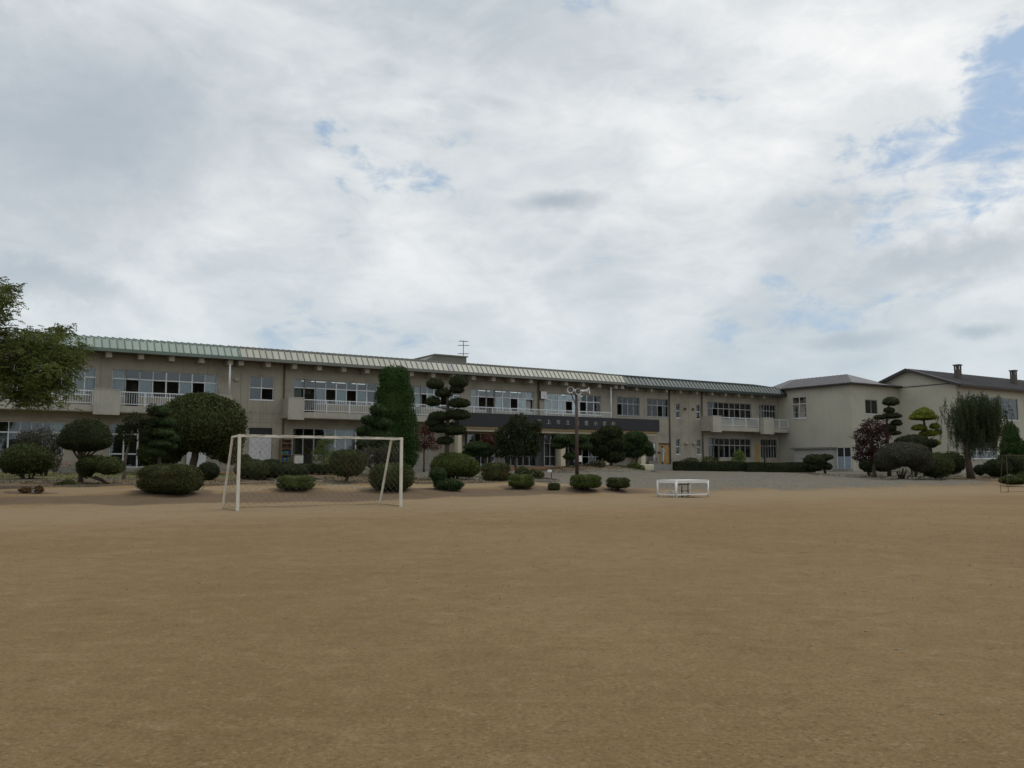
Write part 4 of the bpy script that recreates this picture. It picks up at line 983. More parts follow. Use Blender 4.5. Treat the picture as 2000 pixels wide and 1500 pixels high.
# ------------------------------------------------------------------ plants
def quads_mesh(name, Vt, mat, quads=None):
    me = bpy.data.meshes.new(name); n = len(Vt)
    if quads is None: quads = np.arange(n).reshape(-1, 4)
    me.vertices.add(n); me.vertices.foreach_set('co', np.ascontiguousarray(Vt, dtype=np.float32).reshape(-1))
    me.loops.add(quads.size); me.loops.foreach_set('vertex_index', np.ascontiguousarray(quads, dtype=np.int32).reshape(-1))
    me.polygons.add(len(quads)); me.polygons.foreach_set('loop_start', np.arange(0, quads.size, 4, dtype=np.int32))
    me.update(calc_edges=True); me.materials.append(M[mat]); return me
def unit(a): return a / np.maximum(np.linalg.norm(a, axis=-1, keepdims=True), 1e-9)
def leaf_verts(P, N, L, asp, rng, axis=None):
    N = unit(np.asarray(N, float)); n = len(P)
    ax = rng.normal(size=(n, 3)) if axis is None else axis + rng.normal(size=(n, 3)) * .35
    a = ax - N * (ax * N).sum(-1, keepdims=True); a = unit(a); b = np.cross(N, a)
    s = L * rng.uniform(.65, 1.35, (n, 1))
    return np.stack([P - a * s * .5, P + b * s * asp * .5 + N * s * .06, P + a * s * .5, P - b * s * asp * .5 + N * s * .06], 1).reshape(-1, 3)
def leaf_mesh(name, P, N, L, asp, mat, rng, parent, axis=None, extra=None):
    Vt = leaf_verts(P, N, L, asp, rng, axis)
    q = np.arange(len(Vt)).reshape(-1, 4)
    if extra:
        for (ev, eq) in extra: q = np.concatenate([q, eq + len(Vt)]); Vt = np.concatenate([Vt, ev])
    return link(name, quads_mesh(name, Vt, mat, q), parent)
class Lump:
    def __init__(s, rng, f=3.0, k=7): s.w = rng.normal(size=(k, 3)) * f; s.p = rng.uniform(0, 6.28, k)
    def __call__(s, d): return np.sin(d @ s.w.T + s.p).mean(-1) * 1.6
def shape_dir(d, sq):
    """push a unit sphere towards a box by the exponent sq (1 = sphere)"""
    e = np.sign(d) * np.abs(d) ** sq
    return e / np.maximum((np.abs(e) ** (2 / sq)).sum(-1, keepdims=True) ** (sq / 2), 1e-6)
def core_ball(c, r, lump, amp, sq, fb, seg=20, rings=12, f=.85):
    a = np.linspace(0, np.pi, rings + 1)[:, None]; b = np.linspace(0, 2 * np.pi, seg, endpoint=False)[None]
    d = np.stack([np.sin(a) * np.cos(b), np.sin(a) * np.sin(b), np.cos(a) + 0 * b], -1).reshape(-1, 3)
    e = shape_dir(d, sq); e[:, 2] = np.where(e[:, 2] < 0, e[:, 2] * fb, e[:, 2])
    v = c + e * r * f * (1 + amp * lump(d))[:, None]
    i = np.arange((rings + 1) * seg).reshape(rings + 1, seg); j = np.roll(i, -1, 1)
    q = np.stack([i[:-1], i[1:], j[1:], j[:-1]], -1).reshape(-1, 4)
    return v, q
def crown_part(name, parent, c, r, mat, rng, leaf, style='clip', dens=1.0, amp=.05, sq=1.0, fb=1.0, core=True, asp=.62):
    c = np.array(c); r = np.array(r); la, lb = Lump(rng, 3.2 if style != 'pad' else 4.5), Lump(rng, 9.0, 12); lump = lambda d_: la(d_) + .8 * lb(d_)
    area = 4 * np.pi * ((r[0] * r[1]) ** 1.6 / 3 + (r[0] * r[2]) ** 1.6 / 3 + (r[1] * r[2]) ** 1.6 / 3) ** (1 / 1.6)
    n = int(min(60000, dens * area / (leaf * leaf * asp * .5) * (.9 if style == 'clip' else 1.0)))
    d = unit(rng.normal(size=(n, 3))); e = shape_dir(d, sq); e[:, 2] = np.where(e[:, 2] < 0, e[:, 2] * fb, e[:, 2])
    g = 1 + amp * lump(d)
    if style == 'clip': t = rng.uniform(.86, 1.015, n) + (rng.random(n) < .10) * rng.uniform(0, .09, n) + (rng.random(n) < .012) * rng.uniform(.04, .13, n)
    elif style == 'pad': t = rng.uniform(.80, 1.05, n)
    else: t = rng.uniform(.25, 1.0, n) ** .5 * rng.uniform(.8, 1.08, n)
    P = c + e * r * (g * t)[:, None]; N = unit(d / r)
    if style == 'clip': N = N + rng.normal(size=(n, 3)) * .8; ax = None
    elif style == 'pad': ax = unit(d / r) * .6 + np.array([0, 0, .8]); N = rng.normal(size=(n, 3))
    else: N = N * .3 + rng.normal(size=(n, 3)) + np.array([0, 0, .4]); ax = None
    ex = [core_ball(c, r, lump, amp, sq, fb)] if core else None
    if style == 'pad': return leaf_mesh(name, P, N, leaf * 2.0, .22, mat, rng, parent, ax, ex)
    return leaf_mesh(name, P, N, leaf, asp, mat, rng, parent, ax, ex)
_seed = [100]
def plant(name, label, cat, px, py, blobs, mat, style='clip', leaf=2.6, dens=1.2, trunk=None, bark='bark', group=None, v=None, sq=1.0, amp=.05, fb=1.0, core=True, part='crown', branches=False, stems=0, asp=.62, deep=.95, forks=()):
    """a plant whose outline is given by ellipsoids (photo px, py, half width, half height [, metres nearer/farther]) set at its own distance"""
    _seed[0] += 1; rng = np.random.default_rng(_seed[0]); rr = random.Random(_seed[0])
    if v is None: u, v_, p = ground_hit(px, py)
    else:
        u = U(px, v, 1.0); p = S(u, v, float(zt(v, u)))
    dep = depth(p); k = dep / FPX; base = Vector(p)
    e = empty(name, base); tag(e, label, cat, group); cs = []
    for i, b in enumerate(blobs):
        off = b[4] if len(b) > 4 else 0.0
        c = cam_point(b[0], b[1], dep + off) - base; r = (b[2] * k, b[2] * k * deep, b[3] * k); cs.append((c, r))
        mt = b[5] if len(b) > 5 else mat
        crown_part(part, e, c, r, mt, rng, leaf * k * 1.22, style, dens * 1.1, amp, sq, fb, core, asp)
    if trunk:
        pts = [cam_point(a, b_, dep) - base for (a, b_, _) in trunk]; rad = [t[2] * k for t in trunk]
        pts[0] = Vector((pts[0].x, pts[0].y, -.06)) if abs(pts[0].z) < .6 else pts[0]
        tm = MB(); P2, R2 = [], []
        for i in range(len(pts) - 1):
            for s in range(4):
                f = s / 4; q = pts[i].lerp(pts[i + 1], f) + Vector((rr.uniform(-1, 1), rr.uniform(-1, 1), 0)) * rad[i] * .25 * (0 if i == 0 and s == 0 else 1); P2.append(q); R2.append(rad[i] * (1 - f) + rad[i + 1] * f)
        P2.append(pts[-1]); R2.append(rad[-1]); R2[0] *= 1.35
        tm.tube(P2, R2, 9)
        t_ = tm.build('trunk', bark, e, True)
        for (fx, fy) in forks:
            q = cam_point(fx, fy, dep + rr.uniform(-.3, .3)) - base; a = pts[1]; MB().tube([a, a.lerp(q, .45) + Vector((0, 0, -.05)), q], [rad[1] * .6, rad[1] * .5, rad[1] * .35], 7).build('branch', bark, e, True)
        if branches:
            for (c, r) in cs:
                a = min(P2, key=lambda q: (q - (c - Vector((0, 0, r[2] * .8)))).length + max(0, q.z - c.z) * 2); mid = a.lerp(c, .55) + Vector((0, 0, -.12 * (c - a).length))
                MB().tube([a, mid, c], [max(.02, R2[-1] * .7), max(.016, R2[-1] * .5), .012], 6).build('branch', bark, e, True)
    if stems:
        lo = min(c.z - r[2] for c, r in cs); w = max(r[0] for c, r in cs); c0 = cs[0][0]
        for s in range(stems):
            a = rr.uniform(0, 6.28); q = rr.uniform(.1, .55) * w; top = Vector((c0.x + math.cos(a) * q, c0.y + math.sin(a) * q, lo + rr.uniform(.15, .5) * cs[0][1][2]))
            b0 = Vector((math.cos(a) * .12 * w, math.sin(a) * .12 * w, -.06)); MB().tube([b0, b0.lerp(top, .5) + Vector((0, 0, .05)), top], [.05, .04, .025], 6).build('stem', bark, e, True)
    return e
FR = 'clipped bushes along the field edge'
# left garden bed
plant('shrub', 'small brownish shrub with a white stone at its foot, far left on the bank', 'shrub', 61, 963, [(50, 957, 14, 7), (76, 956, 11, 8)], 'leaf_dry', 'loose', 3.0, .9, core=False)
plant('shrub', 'broad dark rounded shrub on bare stems at the far left', 'shrub', 55, 936, [(52, 899, 47, 33), (30, 905, 28, 26, -.3), (80, 903, 24, 27, .2)], 'leaf_mid', 'clip', 2.8, 1.1, stems=9, amp=.09, fb=.8)
plant('shrub', 'greyish loose shrub in front of the left ground-floor windows', 'shrub', 86, 925, [(84, 868, 34, 36), (55, 860, 24, 22), (108, 892, 14, 34)], 'leaf_grey', 'loose', 3.0, .75, core=False, stems=8, v=9.0)
plant('dome_tree', 'dark dome-shaped clipped tree with several bare forked stems', 'tree', 157, 943, [(167, 862, 50, 44)], 'leaf_dark', 'clip', 2.4, 1.3, trunk=[(157, 943, 5.0), (158, 900, 4.2), (160, 868, 3.0)], fb=.45, amp=.03, forks=((138, 872), (172, 870), (184, 872), (150, 868), (196, 874)))
plant('shrub', 'spreading flat-topped shrub below the dome-shaped tree', 'shrub', 212, 945, [(182, 908, 31, 19), (214, 912, 29, 19, -.2), (168, 915, 18, 24, .3)], 'leaf_mid', 'clip', 2.6, 1.0, stems=7, amp=.12, fb=.8)
plant('ground_shrub', 'low straggly green plants at the bed edge under the dome tree', 'shrub', 128, 950, [(118, 946, 12, 5), (134, 943, 14, 8)], 'weed', 'loose', 2.6, .9, core=False)
plant('slender_tree', 'slender leaning tree with a thin pale stem and sparse dark leaves', 'tree', 243, 935, [(240, 845, 16, 18), (262, 822, 22, 18), (283, 838, 18, 22), (255, 860, 14, 14), (296, 800, 12, 14)], 'leaf_dark', 'loose', 3.2, .62, trunk=[(241, 935, 3.0), (246, 890, 2.4), (255, 855, 2.0), (264, 825, 1.4)], bark='bark_pale', core=False, branches=True)
plant('tiered_pine', 'dark green pine pruned into round tiers in front of the big round tree', 'tree', 311, 925, [(312, 805, 22, 13), (292, 829, 20, 12), (326, 826, 19, 12), (318, 847, 24, 12, -.2), (290, 860, 17, 11), (334, 857, 18, 11), (314, 868, 24, 10, -.3), (334, 872, 13, 9), (302, 884, 22, 12, -.3)], 'leaf_pine', 'clip', 2.3, 1.0, trunk=[(311, 925, 3.4), (312, 860, 3), (312, 810, 2)], part='foliage_pad', fb=.7, v=14.0)
plant('round_tree', 'big rounded broadleaf tree with short curved trunk in front of the school', 'tree', 372, 917, [(396, 826, 82, 58), (350, 836, 55, 51, .2), (432, 852, 46, 46, .2), (306, 864, 33, 40, .6), (294, 884, 24, 28, .5), (330, 880, 28, 30, .5), (448, 882, 24, 26, .4), (395, 800, 60, 34)], 'leaf_mid', 'clip', 3.6, 1.25, trunk=[(372, 922, 8), (380, 893, 7), (386, 868, 6)], amp=.06, asp=.7, v=6.8)
plant('clipped_bush', 'large round bush with reddish brown top left of the white goal', 'bush', 333, 962, [(333, 935, 57, 28)], 'leaf_box', 'clip', 2.6, 1.35, sq=.66, amp=.03, group=FR)
plant('clipped_bush', 'small dark round bush behind the left goal post', 'bush', 407, 937, [(407, 920, 21.5, 18)], 'leaf_dark', 'clip', 2.4, 1.3, amp=.03)
# behind the goal
plant('clipped_bush', 'sloping dark clipped mound just right of the left goal post', 'bush', 496, 937, [(492, 917, 33, 21), (478, 905, 16, 18, .3)], 'leaf_mid', 'clip', 2.5, 1.2, amp=.04)
plant('clipped_hedge', 'long low dark rounded hedge seen through the goal below the white door', 'hedge', 545, 936, [(528, 916, 30, 19), (560, 920, 34, 17), (585, 922, 18, 13)], 'leaf_dark', 'clip', 2.5, 1.2, amp=.05)
plant('clipped_hedge', 'thin dark hedge behind the goal below the white cabinet', 'hedge', 618, 926, [(600, 915, 24, 10), (636, 916, 26, 9)], 'leaf_dark', 'clip', 2.5, 1.1, v=9.0, sq=.7)
plant('young_tree', 'young light green feathery tree seen through the goal', 'tree', 632, 926, [(632, 872, 14, 22), (644, 858, 12, 12), (618, 890, 12, 18), (640, 900, 16, 22), (624, 915, 14, 12)], 'leaf_young', 'loose', 2.2, .42, trunk=[(632, 926, 1.4), (633, 880, 1.0), (634, 850, .6)], v=9.5, core=False, branches=True)
plant('shrub', 'pale green shrub beside the young feathery tree', 'shrub', 655, 926, [(652, 898, 20, 24), (668, 912, 16, 14)], 'leaf_young', 'loose', 2.4, .40, v=8.0, core=False, stems=5)
plant('clipped_bush', 'flat oval bush standing alone low in the goal mouth', 'bush', 578, 957, [(578, 942, 34.5, 13.5)], 'leaf_bright', 'clip', 2.3, 1.3, sq=.58, amp=.03, fb=1.0, stems=5, group=FR)
plant('standard_bush', 'round clipped bush on a short forked trunk inside the goal frame', 'bush', 676, 942, [(680, 904, 35.5, 27)], 'leaf_box', 'clip', 2.5, 1.3, sq=.75, amp=.05, trunk=[(675, 942, 4), (677, 932, 3.4), (678, 915, 3)], forks=((665, 922), (690, 922)))
plant('clipped_bush', 'big round bush behind the right goal post', 'bush', 765, 956, [(765, 931, 43.5, 27)], 'leaf_mid', 'clip', 2.5, 1.3, sq=.75, amp=.03, group=FR)
plant('column_conifer', 'tall dense green column-shaped conifer against the school', 'tree', 768, 922, [(770, 748, 30, 33), (771, 795, 39, 50), (774, 845, 43, 52), (775, 880, 42, 40)], 'leaf_conifer', 'clip', 3.0, 1.25, trunk=[(770, 922, 6), (770, 880, 5)], sq=.72, amp=.07, v=8.5)
plant('spreading_pine', 'green pine with layered spreading branches in front of the column conifer', 'tree', 742, 926, [(738, 801, 17, 12), (726, 821, 22, 10), (747, 827, 20, 11), (718, 842, 22, 10), (742, 851, 26, 11), (722, 866, 26, 10), (752, 871, 26, 11)], 'leaf_pine', 'pad', 2.6, .8, trunk=[(744, 926, 4.5), (742, 870, 3.6), (742, 800, 2)], part='foliage_pad', v=11.0, amp=.14, branches=True)
plant('mixed_shrub', 'mixed loose shrub under the spreading pine', 'shrub', 745, 924, [(722, 890, 24, 20), (752, 888, 20, 18), (775, 893, 18, 18)], 'leaf_grey', 'loose', 2.6, .75, v=12.5, core=False, stems=6)
plant('red_maple', 'small reddish maple right of the column conifer', 'tree', 828, 917, [(828, 855, 24, 24), (812, 872, 26, 12), (846, 868, 20, 14), (835, 838, 16, 14)], 'leaf_red', 'loose', 2.2, .36, trunk=[(828, 917, 1.8), (828, 885, 1.5), (829, 850, 1)], v=5.5, core=False, branches=True)
plant('cloud_conifer', 'tall conifer pruned into dark separate cloud pads left of the canopy', 'tree', 873, 936, [(850, 752, 18, 14), (896, 748, 19, 16), (866, 769, 17, 11), (892, 762, 14, 11), (846, 786, 16, 12), (897, 789, 22, 12), (860, 815, 24, 12), (893, 812, 26, 13), (858, 838, 22, 12), (889, 842, 23, 13, -.2), (848, 826, 18, 12), (869, 862, 17, 10)], 'leaf_dark', 'clip', 2.3, 1.05, trunk=[(873, 936, 5), (874, 860, 4.4), (875, 800, 3.4), (872, 755, 2.2)], part='foliage_pad', fb=.6, branches=True, v=17.0)
plant('clipped_bush', 'large rounded bush at the foot of the cloud-pruned conifer', 'bush', 890, 936, [(885, 910, 44, 27), (912, 915, 26, 22)], 'leaf_bright', 'clip', 2.6, 1.2, amp=.05, stems=6, fb=.8)
plant('dwarf_pine', 'low grey-green dwarf pine sprawling in front of the large rounded bush', 'shrub', 875, 957, [(855, 926, 17, 12), (866, 945, 20, 10), (887, 947, 18, 10), (858, 936, 12, 12)], 'leaf_pine', 'pad', 2.3, .9, amp=.15, stems=4)
plant('clipped_bush', 'square-shouldered bush with brown-tinged top left of the drive', 'bush', 968, 941, [(969, 922, 29, 19)], 'leaf_box', 'clip', 2.4, 1.3, sq=.62, amp=.04)
plant('clipped_bush', 'low green oval bush in front of the square-shouldered bush', 'bush', 1018, 953, [(1018, 939, 25.5, 13)], 'leaf_bright', 'clip', 2.2, 1.3, sq=.62, amp=.03, stems=4, group=FR)
plant('clipped_bush', 'smallest brownish cube-like bush on the bank before the drive', 'bush', 1082, 957, [(1082, 950.5, 12, 7.5)], 'leaf_box', 'clip', 2.1, 1.3, sq=.7, amp=.05, group=FR)
plant('clipped_bush', 'green oval bush at the foot of the loudspeaker pole', 'bush', 1145, 957, [(1144, 940, 30.5, 13)], 'leaf_bright', 'clip', 2.2, 1.3, sq=.62, amp=.03, stems=5, group=FR)
plant('clipped_bush', 'dark oval bush nearest to the white platform', 'bush', 1207, 957, [(1207, 943, 23, 10.5)], 'leaf_mid', 'clip', 2.2, 1.3, sq=.62, amp=.04, stems=5, group=FR)
# before the entrance
plant('umbrella_pine', 'small umbrella-shaped pine left of the entrance doors', 'tree', 949, 921, [(932, 874, 26, 11), (944, 884, 20, 11), (918, 886, 15, 9)], 'leaf_pine', 'pad', 2.3, 1.0, trunk=[(950, 921, 3), (948, 900, 2.6), (940, 884, 2)], part='foliage_pad', v=8.0, fb=.7)
plant('red_maple', 'reddish maple half hidden behind the broad entrance tree', 'tree', 958, 920, [(958, 858, 22, 14), (948, 868, 18, 10), (972, 850, 14, 10)], 'leaf_red', 'loose', 2.2, .5, trunk=[(960, 920, 1.8), (958, 870, 1.2)], v=4.5, core=False, branches=True)
plant('entrance_tree', 'broad dark leafy tree in front of the entrance and name canopy', 'tree', 1006, 922, [(1012, 832, 26, 26), (990, 852, 28, 26), (1034, 852, 25, 27), (1010, 872, 38, 24), (1040, 878, 18, 16), (978, 878, 22, 18), (1050, 832, 10, 14)], 'leaf_dark', 'loose', 3.2, .95, trunk=[(1008, 925, 2.6), (1005, 895, 2.2), (1008, 850, 1.5)], v=9.5, core=False, branches=True)
plant('flower_bed', 'low leafy flower clump with pale blooms beside the drive', 'plants', 1035, 935, [(1020, 921, 14, 11), (1040, 925, 15, 10), (1054, 928, 11, 8)], 'leaf_mid', 'loose', 2.4, .9, core=False)
# island bed
plant('niwaki_pine', 'pine with separated cloud pads left of the loudspeaker pole', 'tree', 1110, 919, [(1100, 858, 19, 10), (1117, 866, 14, 9), (1092, 870, 13, 9), (1114, 892, 14, 7), (1136, 857, 15, 9), (1140, 872, 16, 9)], 'leaf_pine', 'pad', 2.4, 1.0, trunk=[(1108, 921, 2.6), (1112, 895, 2.2), (1122, 884, 2), (1112, 866, 1.6)], part='foliage_pad', v=8.5, branches=True, fb=.7)
plant('dark_pine', 'tall dark pine in the island bed hiding the end of the canopy name', 'tree', 1190, 915, [(1192, 846, 24, 14), (1172, 858, 22, 15), (1200, 866, 26, 15), (1176, 878, 24, 15), (1198, 890, 24, 14), (1165, 872, 14, 14)], 'leaf_dark', 'pad', 2.6, 1.0, trunk=[(1193, 915, 3.2), (1195, 880, 2.6), (1192, 845, 1.6)], part='foliage_pad', v=8.5, branches=True, bark='bark_pale', amp=.12)
plant('leaning_pine', 'bright green pine with a leaning bare trunk at the right of the island bed', 'tree', 1240, 912, [(1240, 856, 24, 13), (1222, 870, 24, 13), (1256, 872, 19, 12), (1268, 882, 11, 9), (1240, 884, 20, 9), (1214, 884, 18, 10)], 'leaf_pine', 'pad', 2.5, 1.0, trunk=[(1241, 914, 3.0), (1244, 896, 2.6), (1250, 880, 2.0)], part='foliage_pad', v=7.0, branches=True, amp=.12)
plant('brown_shrub', 'brownish low shrub in the island bed below the dark pine', 'shrub', 1175, 921, [(1168, 908, 18, 10), (1150, 912, 14, 8)], 'leaf_grey', 'loose', 2.4, .9, v=10.0, core=False)
plant('green_shrub', 'bright green low shrub at the right end of the island bed', 'shrub', 1238, 923, [(1238, 911, 14, 10), (1252, 915, 9, 7)], 'leaf_bright', 'loose', 2.4, .9, v=9.6, core=False)
# right: hedges and annex garden
def box_hedge(label, pa, pb, h, w, mat):
    _seed[0] += 1; rng = np.random.default_rng(_seed[0]); a = ground_hit(*pa)[2]; b = ground_hit(*pb)[2]; d = b - a; L = d.length
    e = empty('box_hedge', a, math.atan2(d.y, d.x)); tag(e, label, 'hedge', 'box hedges before the right wing')
    leaf = .085; n = int(1.6 * (L * h * 2 + L * w + 2 * w * h) / (leaf * leaf * .31)); P = np.stack([rng.uniform(0, L, n), rng.uniform(-w / 2, w / 2, n), rng.uniform(.04, h, n)], -1); N = np.zeros((n, 3))
    f = rng.choice(5, n, p=np.array([L * h, L * h, L * w, w * h, w * h]) / (2 * L * h + L * w + 2 * w * h))
    for i, (ax, val, s) in enumerate(((1, -w / 2, -1), (1, w / 2, 1), (2, h, 1), (0, 0, -1), (0, L, 1))):
        k = f == i; P[k, ax] = val - s * rng.uniform(-.015, .05, k.sum()); N[k, ax] = s
    P[:, 2] += .03 * np.sin(P[:, 0] * 1.7) * (P[:, 2] > h * .5); P[:, 1] += .03 * np.sin(P[:, 0] * 2.3)
    m = MB().box(.05, L - .05, -w / 2 + .06, w / 2 - .06, -.05, h - .06)
    leaf_mesh('foliage', P, N + rng.normal(size=(n, 3)) * .5, leaf, .62, mat, rng, e, None, [(np.array(m.v), np.array(m.f))])
box_hedge('long low dark clipped hedge in front of the vent hoods and classroom', (1316, 919), (1453, 921), .78, .9, 'leaf_dark')
box_hedge('low dark clipped hedge in front of the annex lean-to, right of the gap', (1456.5, 921.5), (1590, 923), .80, .9, 'leaf_dark')
plant('weeds', 'tall thin weeds behind the long low hedge by the wall', 'plants', 1370, 914, [(1350, 900, 16, 8), (1385, 899, 18, 9), (1335, 903, 10, 6)], 'weed', 'loose', 2.2, .5, v=2.8, core=False)
plant('young_shrub', 'bright green young shrub standing above the hedge', 'shrub', 1445, 916, [(1443, 888, 12, 11), (1436, 901, 14, 9), (1450, 899, 9, 9)], 'leaf_young', 'loose', 2.3, .55, v=4.2, core=False, stems=4)
plant('bonsai_bush', 'wind-swept clipped bush with bare side before the annex lean-to', 'bush', 1609, 925, [(1592, 899, 23, 12), (1614, 893, 13, 6), (1590, 911, 22, 9), (1614, 911, 12, 7)], 'leaf_dark', 'clip', 2.3, 1.2, trunk=[(1611, 925, 2.6), (1611, 910, 2.2), (1603, 898, 1.8)], amp=.06)
plant('purple_maple', 'purple-leaved maple at the annex corner', 'tree', 1707, 932, [(1704, 835, 26, 20), (1685, 852, 22, 18), (1722, 852, 20, 20), (1692, 876, 26, 18), (1712, 888, 24, 20), (1680, 893, 16, 10)], 'leaf_purple', 'loose', 2.9, .62, trunk=[(1707, 933, 4), (1707, 905, 3.6), (1703, 870, 2.4), (1703, 840, 1.4)], core=False, branches=True)
plant('dark_shrub', 'dark green shrub under the purple-leaved maple', 'shrub', 1700, 930, [(1698, 910, 20, 13), (1722, 908, 20, 14)], 'leaf_dark', 'clip', 2.4, 1.1, stems=5, amp=.1)
plant('cloud_pine', 'dark cloud-pruned conifer standing behind the purple-leaved maple', 'tree', 1737, 930, [(1740, 786, 16, 11), (1737, 802, 11, 7), (1741, 813, 19, 7.5), (1718, 816, 12, 6), (1751, 827, 11, 8), (1736, 837, 14, 10), (1745, 846, 14, 6)], 'leaf_dark', 'clip', 2.3, 1.1, trunk=[(1737, 931, 3.4), (1733, 860, 2.8), (1732, 810, 2), (1737, 785, 1.4)], part='foliage_pad', fb=.6, branches=True)
plant('golden_topiary', 'yellow-green conifer pruned into cloud pads in front of the annex gable', 'tree', 1806, 931, [(1803, 816, 27, 10), (1804, 808, 20, 10), (1805, 803, 10, 8), (1795, 837, 15, 8), (1826, 834, 10, 8), (1813, 848, 17, 9), (1832, 845, 8, 7), (1826, 866, 11, 8)], 'leaf_yellow', 'clip', 2.4, 1.05, trunk=[(1808, 932, 3.6), (1810, 860, 2.8), (1806, 830, 2.2), (1803, 810, 1.6)], part='foliage_pad', fb=.45, branches=True, v=19.5)
plant('round_bush', 'dark green rounded bush top behind the grey multi-stemmed bush', 'bush', 1785, 930, [(1783, 868, 33, 20), (1818, 866, 13, 9), (1760, 862, 12, 8), (1800, 885, 20, 20)], 'leaf_dark', 'clip', 2.4, 1.1, stems=5, v=20.5)
plant('round_bush', 'large brownish-grey domed bush on many bare stems', 'bush', 1763, 936, [(1765, 890, 49, 27), (1736, 900, 27, 22), (1797, 902, 24, 26)], 'leaf_grey', 'clip', 2.3, 1.2, stems=14, amp=.05, fb=.8)
plant('round_bush', 'round green bush right of the grey domed bush', 'bush', 1828, 936, [(1830, 909, 32, 25)], 'leaf_mid', 'clip', 2.4, 1.2, amp=.04)
plant('round_bush', 'round dark bush partly behind the round green bush, left of the willow trunk', 'bush', 1862, 930, [(1860, 904, 24, 22)], 'leaf_dark', 'clip', 2.4, 1.2, amp=.04, v=20.5)
plant('round_bush', 'small round bush just right of the willow trunk', 'bush', 1913, 930, [(1914, 918, 11.5, 10.5)], 'leaf_dark', 'clip', 2.2, 1.2, amp=.04)
plant('round_bush', 'broad dark bush below the conifer at the right edge', 'bush', 1950, 933, [(1948, 914, 26, 18), (1972, 905, 24, 18, .5)], 'leaf_dark', 'clip', 2.4, 1.2, amp=.05)
plant('round_bush', 'rounded bush cut by the right edge behind the rusty goal', 'bush', 1992, 932, [(1998, 910, 26, 22)], 'leaf_mid', 'clip', 2.4, 1.2, amp=.05, v=22.0)
plant('low_shrub', 'low spreading shrub at the right edge on the field border', 'shrub', 1985, 950, [(1980, 938, 26, 9), (2006, 933, 22, 12)], 'leaf_mid', 'clip', 2.4, 1.2, amp=.08)
plant('pointed_conifer', 'pointed green conifer at the right edge before the annex', 'tree', 1976, 928, [(1974, 852, 15, 28), (1978, 875, 24, 24), (1976, 895, 24, 18)], 'leaf_conifer', 'pad', 2.4, .9, trunk=[(1977, 929, 3), (1977, 880, 2.4)], v=18.0, amp=.08)

def willow():
    rng = np.random.default_rng(77); rr = random.Random(77)
    u, v_, p = ground_hit(1893, 934.5); dep = depth(p); k = dep / FPX; base = Vector(p)
    e = empty('weeping_tree', base); tag(e, 'weeping tree with hanging dark foliage in front of the annex windows', 'tree')
    cp = lambda x, y, o=0.0: cam_point(x, y, dep + o) - base
    tp = [cp(1897, 934.5), cp(1891, 900), cp(1888, 875), cp(1893, 845), cp(1898, 815)]; tp[0].z = -.06
    MB().tube(tp, [8 * k, 5.5 * k, 4.6 * k, 3.6 * k, 2.2 * k], 10).build('trunk', 'bark', e, True)
    P, N, AX = [], [], []
    tips = [(1900, 770), (1915, 772), (1885, 782), (1868, 790), (1856, 782), (1932, 776), (1948, 790), (1870, 812), (1858, 838), (1935, 800), (1950, 812), (1905, 795), (1920, 820), (1940, 835), (1880, 800), (1960, 790), (1912, 840), (1928, 850), (1895, 800), (1866, 855), (1875, 770), (1845, 800), (1872, 835), (1955, 840), (1900, 850), (1945, 775)]
    for i, (x, y) in enumerate(tips):
        off = rr.uniform(-1.6, 1.6); tip = cp(x, y, off); a = tp[2 + i % 3]; mid = a.lerp(tip, .5) + Vector((0, 0, .35))
        MB().tube([a, mid, tip], [.07, .045, .015], 6).build('branch', 'bark', e, True)
        for s in range(46 if x > 1875 else 24):
            f = rr.uniform(.45, 1.05); q = mid.lerp(tip, min(1, (f - .4) / .6)) + Vector((rr.gauss(0, .28), rr.gauss(0, .4), rr.gauss(0, .18)))
            L = rr.uniform(.5, 1.9) if x > 1875 else rr.uniform(.4, 1.3); n = int(L * 42); t = np.linspace(0, 1, n)[:, None]
            dr = np.array([rr.gauss(0, .12), rr.gauss(0, .12), 0])
            pts = np.array(q) + t * L * np.array([0, 0, -1]) + dr * (t * 2 - t * t) + rng.normal(size=(n, 3)) * .045
            P.append(pts); N.append(rng.normal(size=(n, 3)) * [1, 1, .3]); AX.append(np.tile([0, 0, -1.0], (n, 1)) + rng.normal(size=(n, 3)) * .4)
    leaf_mesh('crown', np.concatenate(P), np.concatenate(N), .15, .24, 'leaf_willow', rng, e, np.concatenate(AX))
willow()

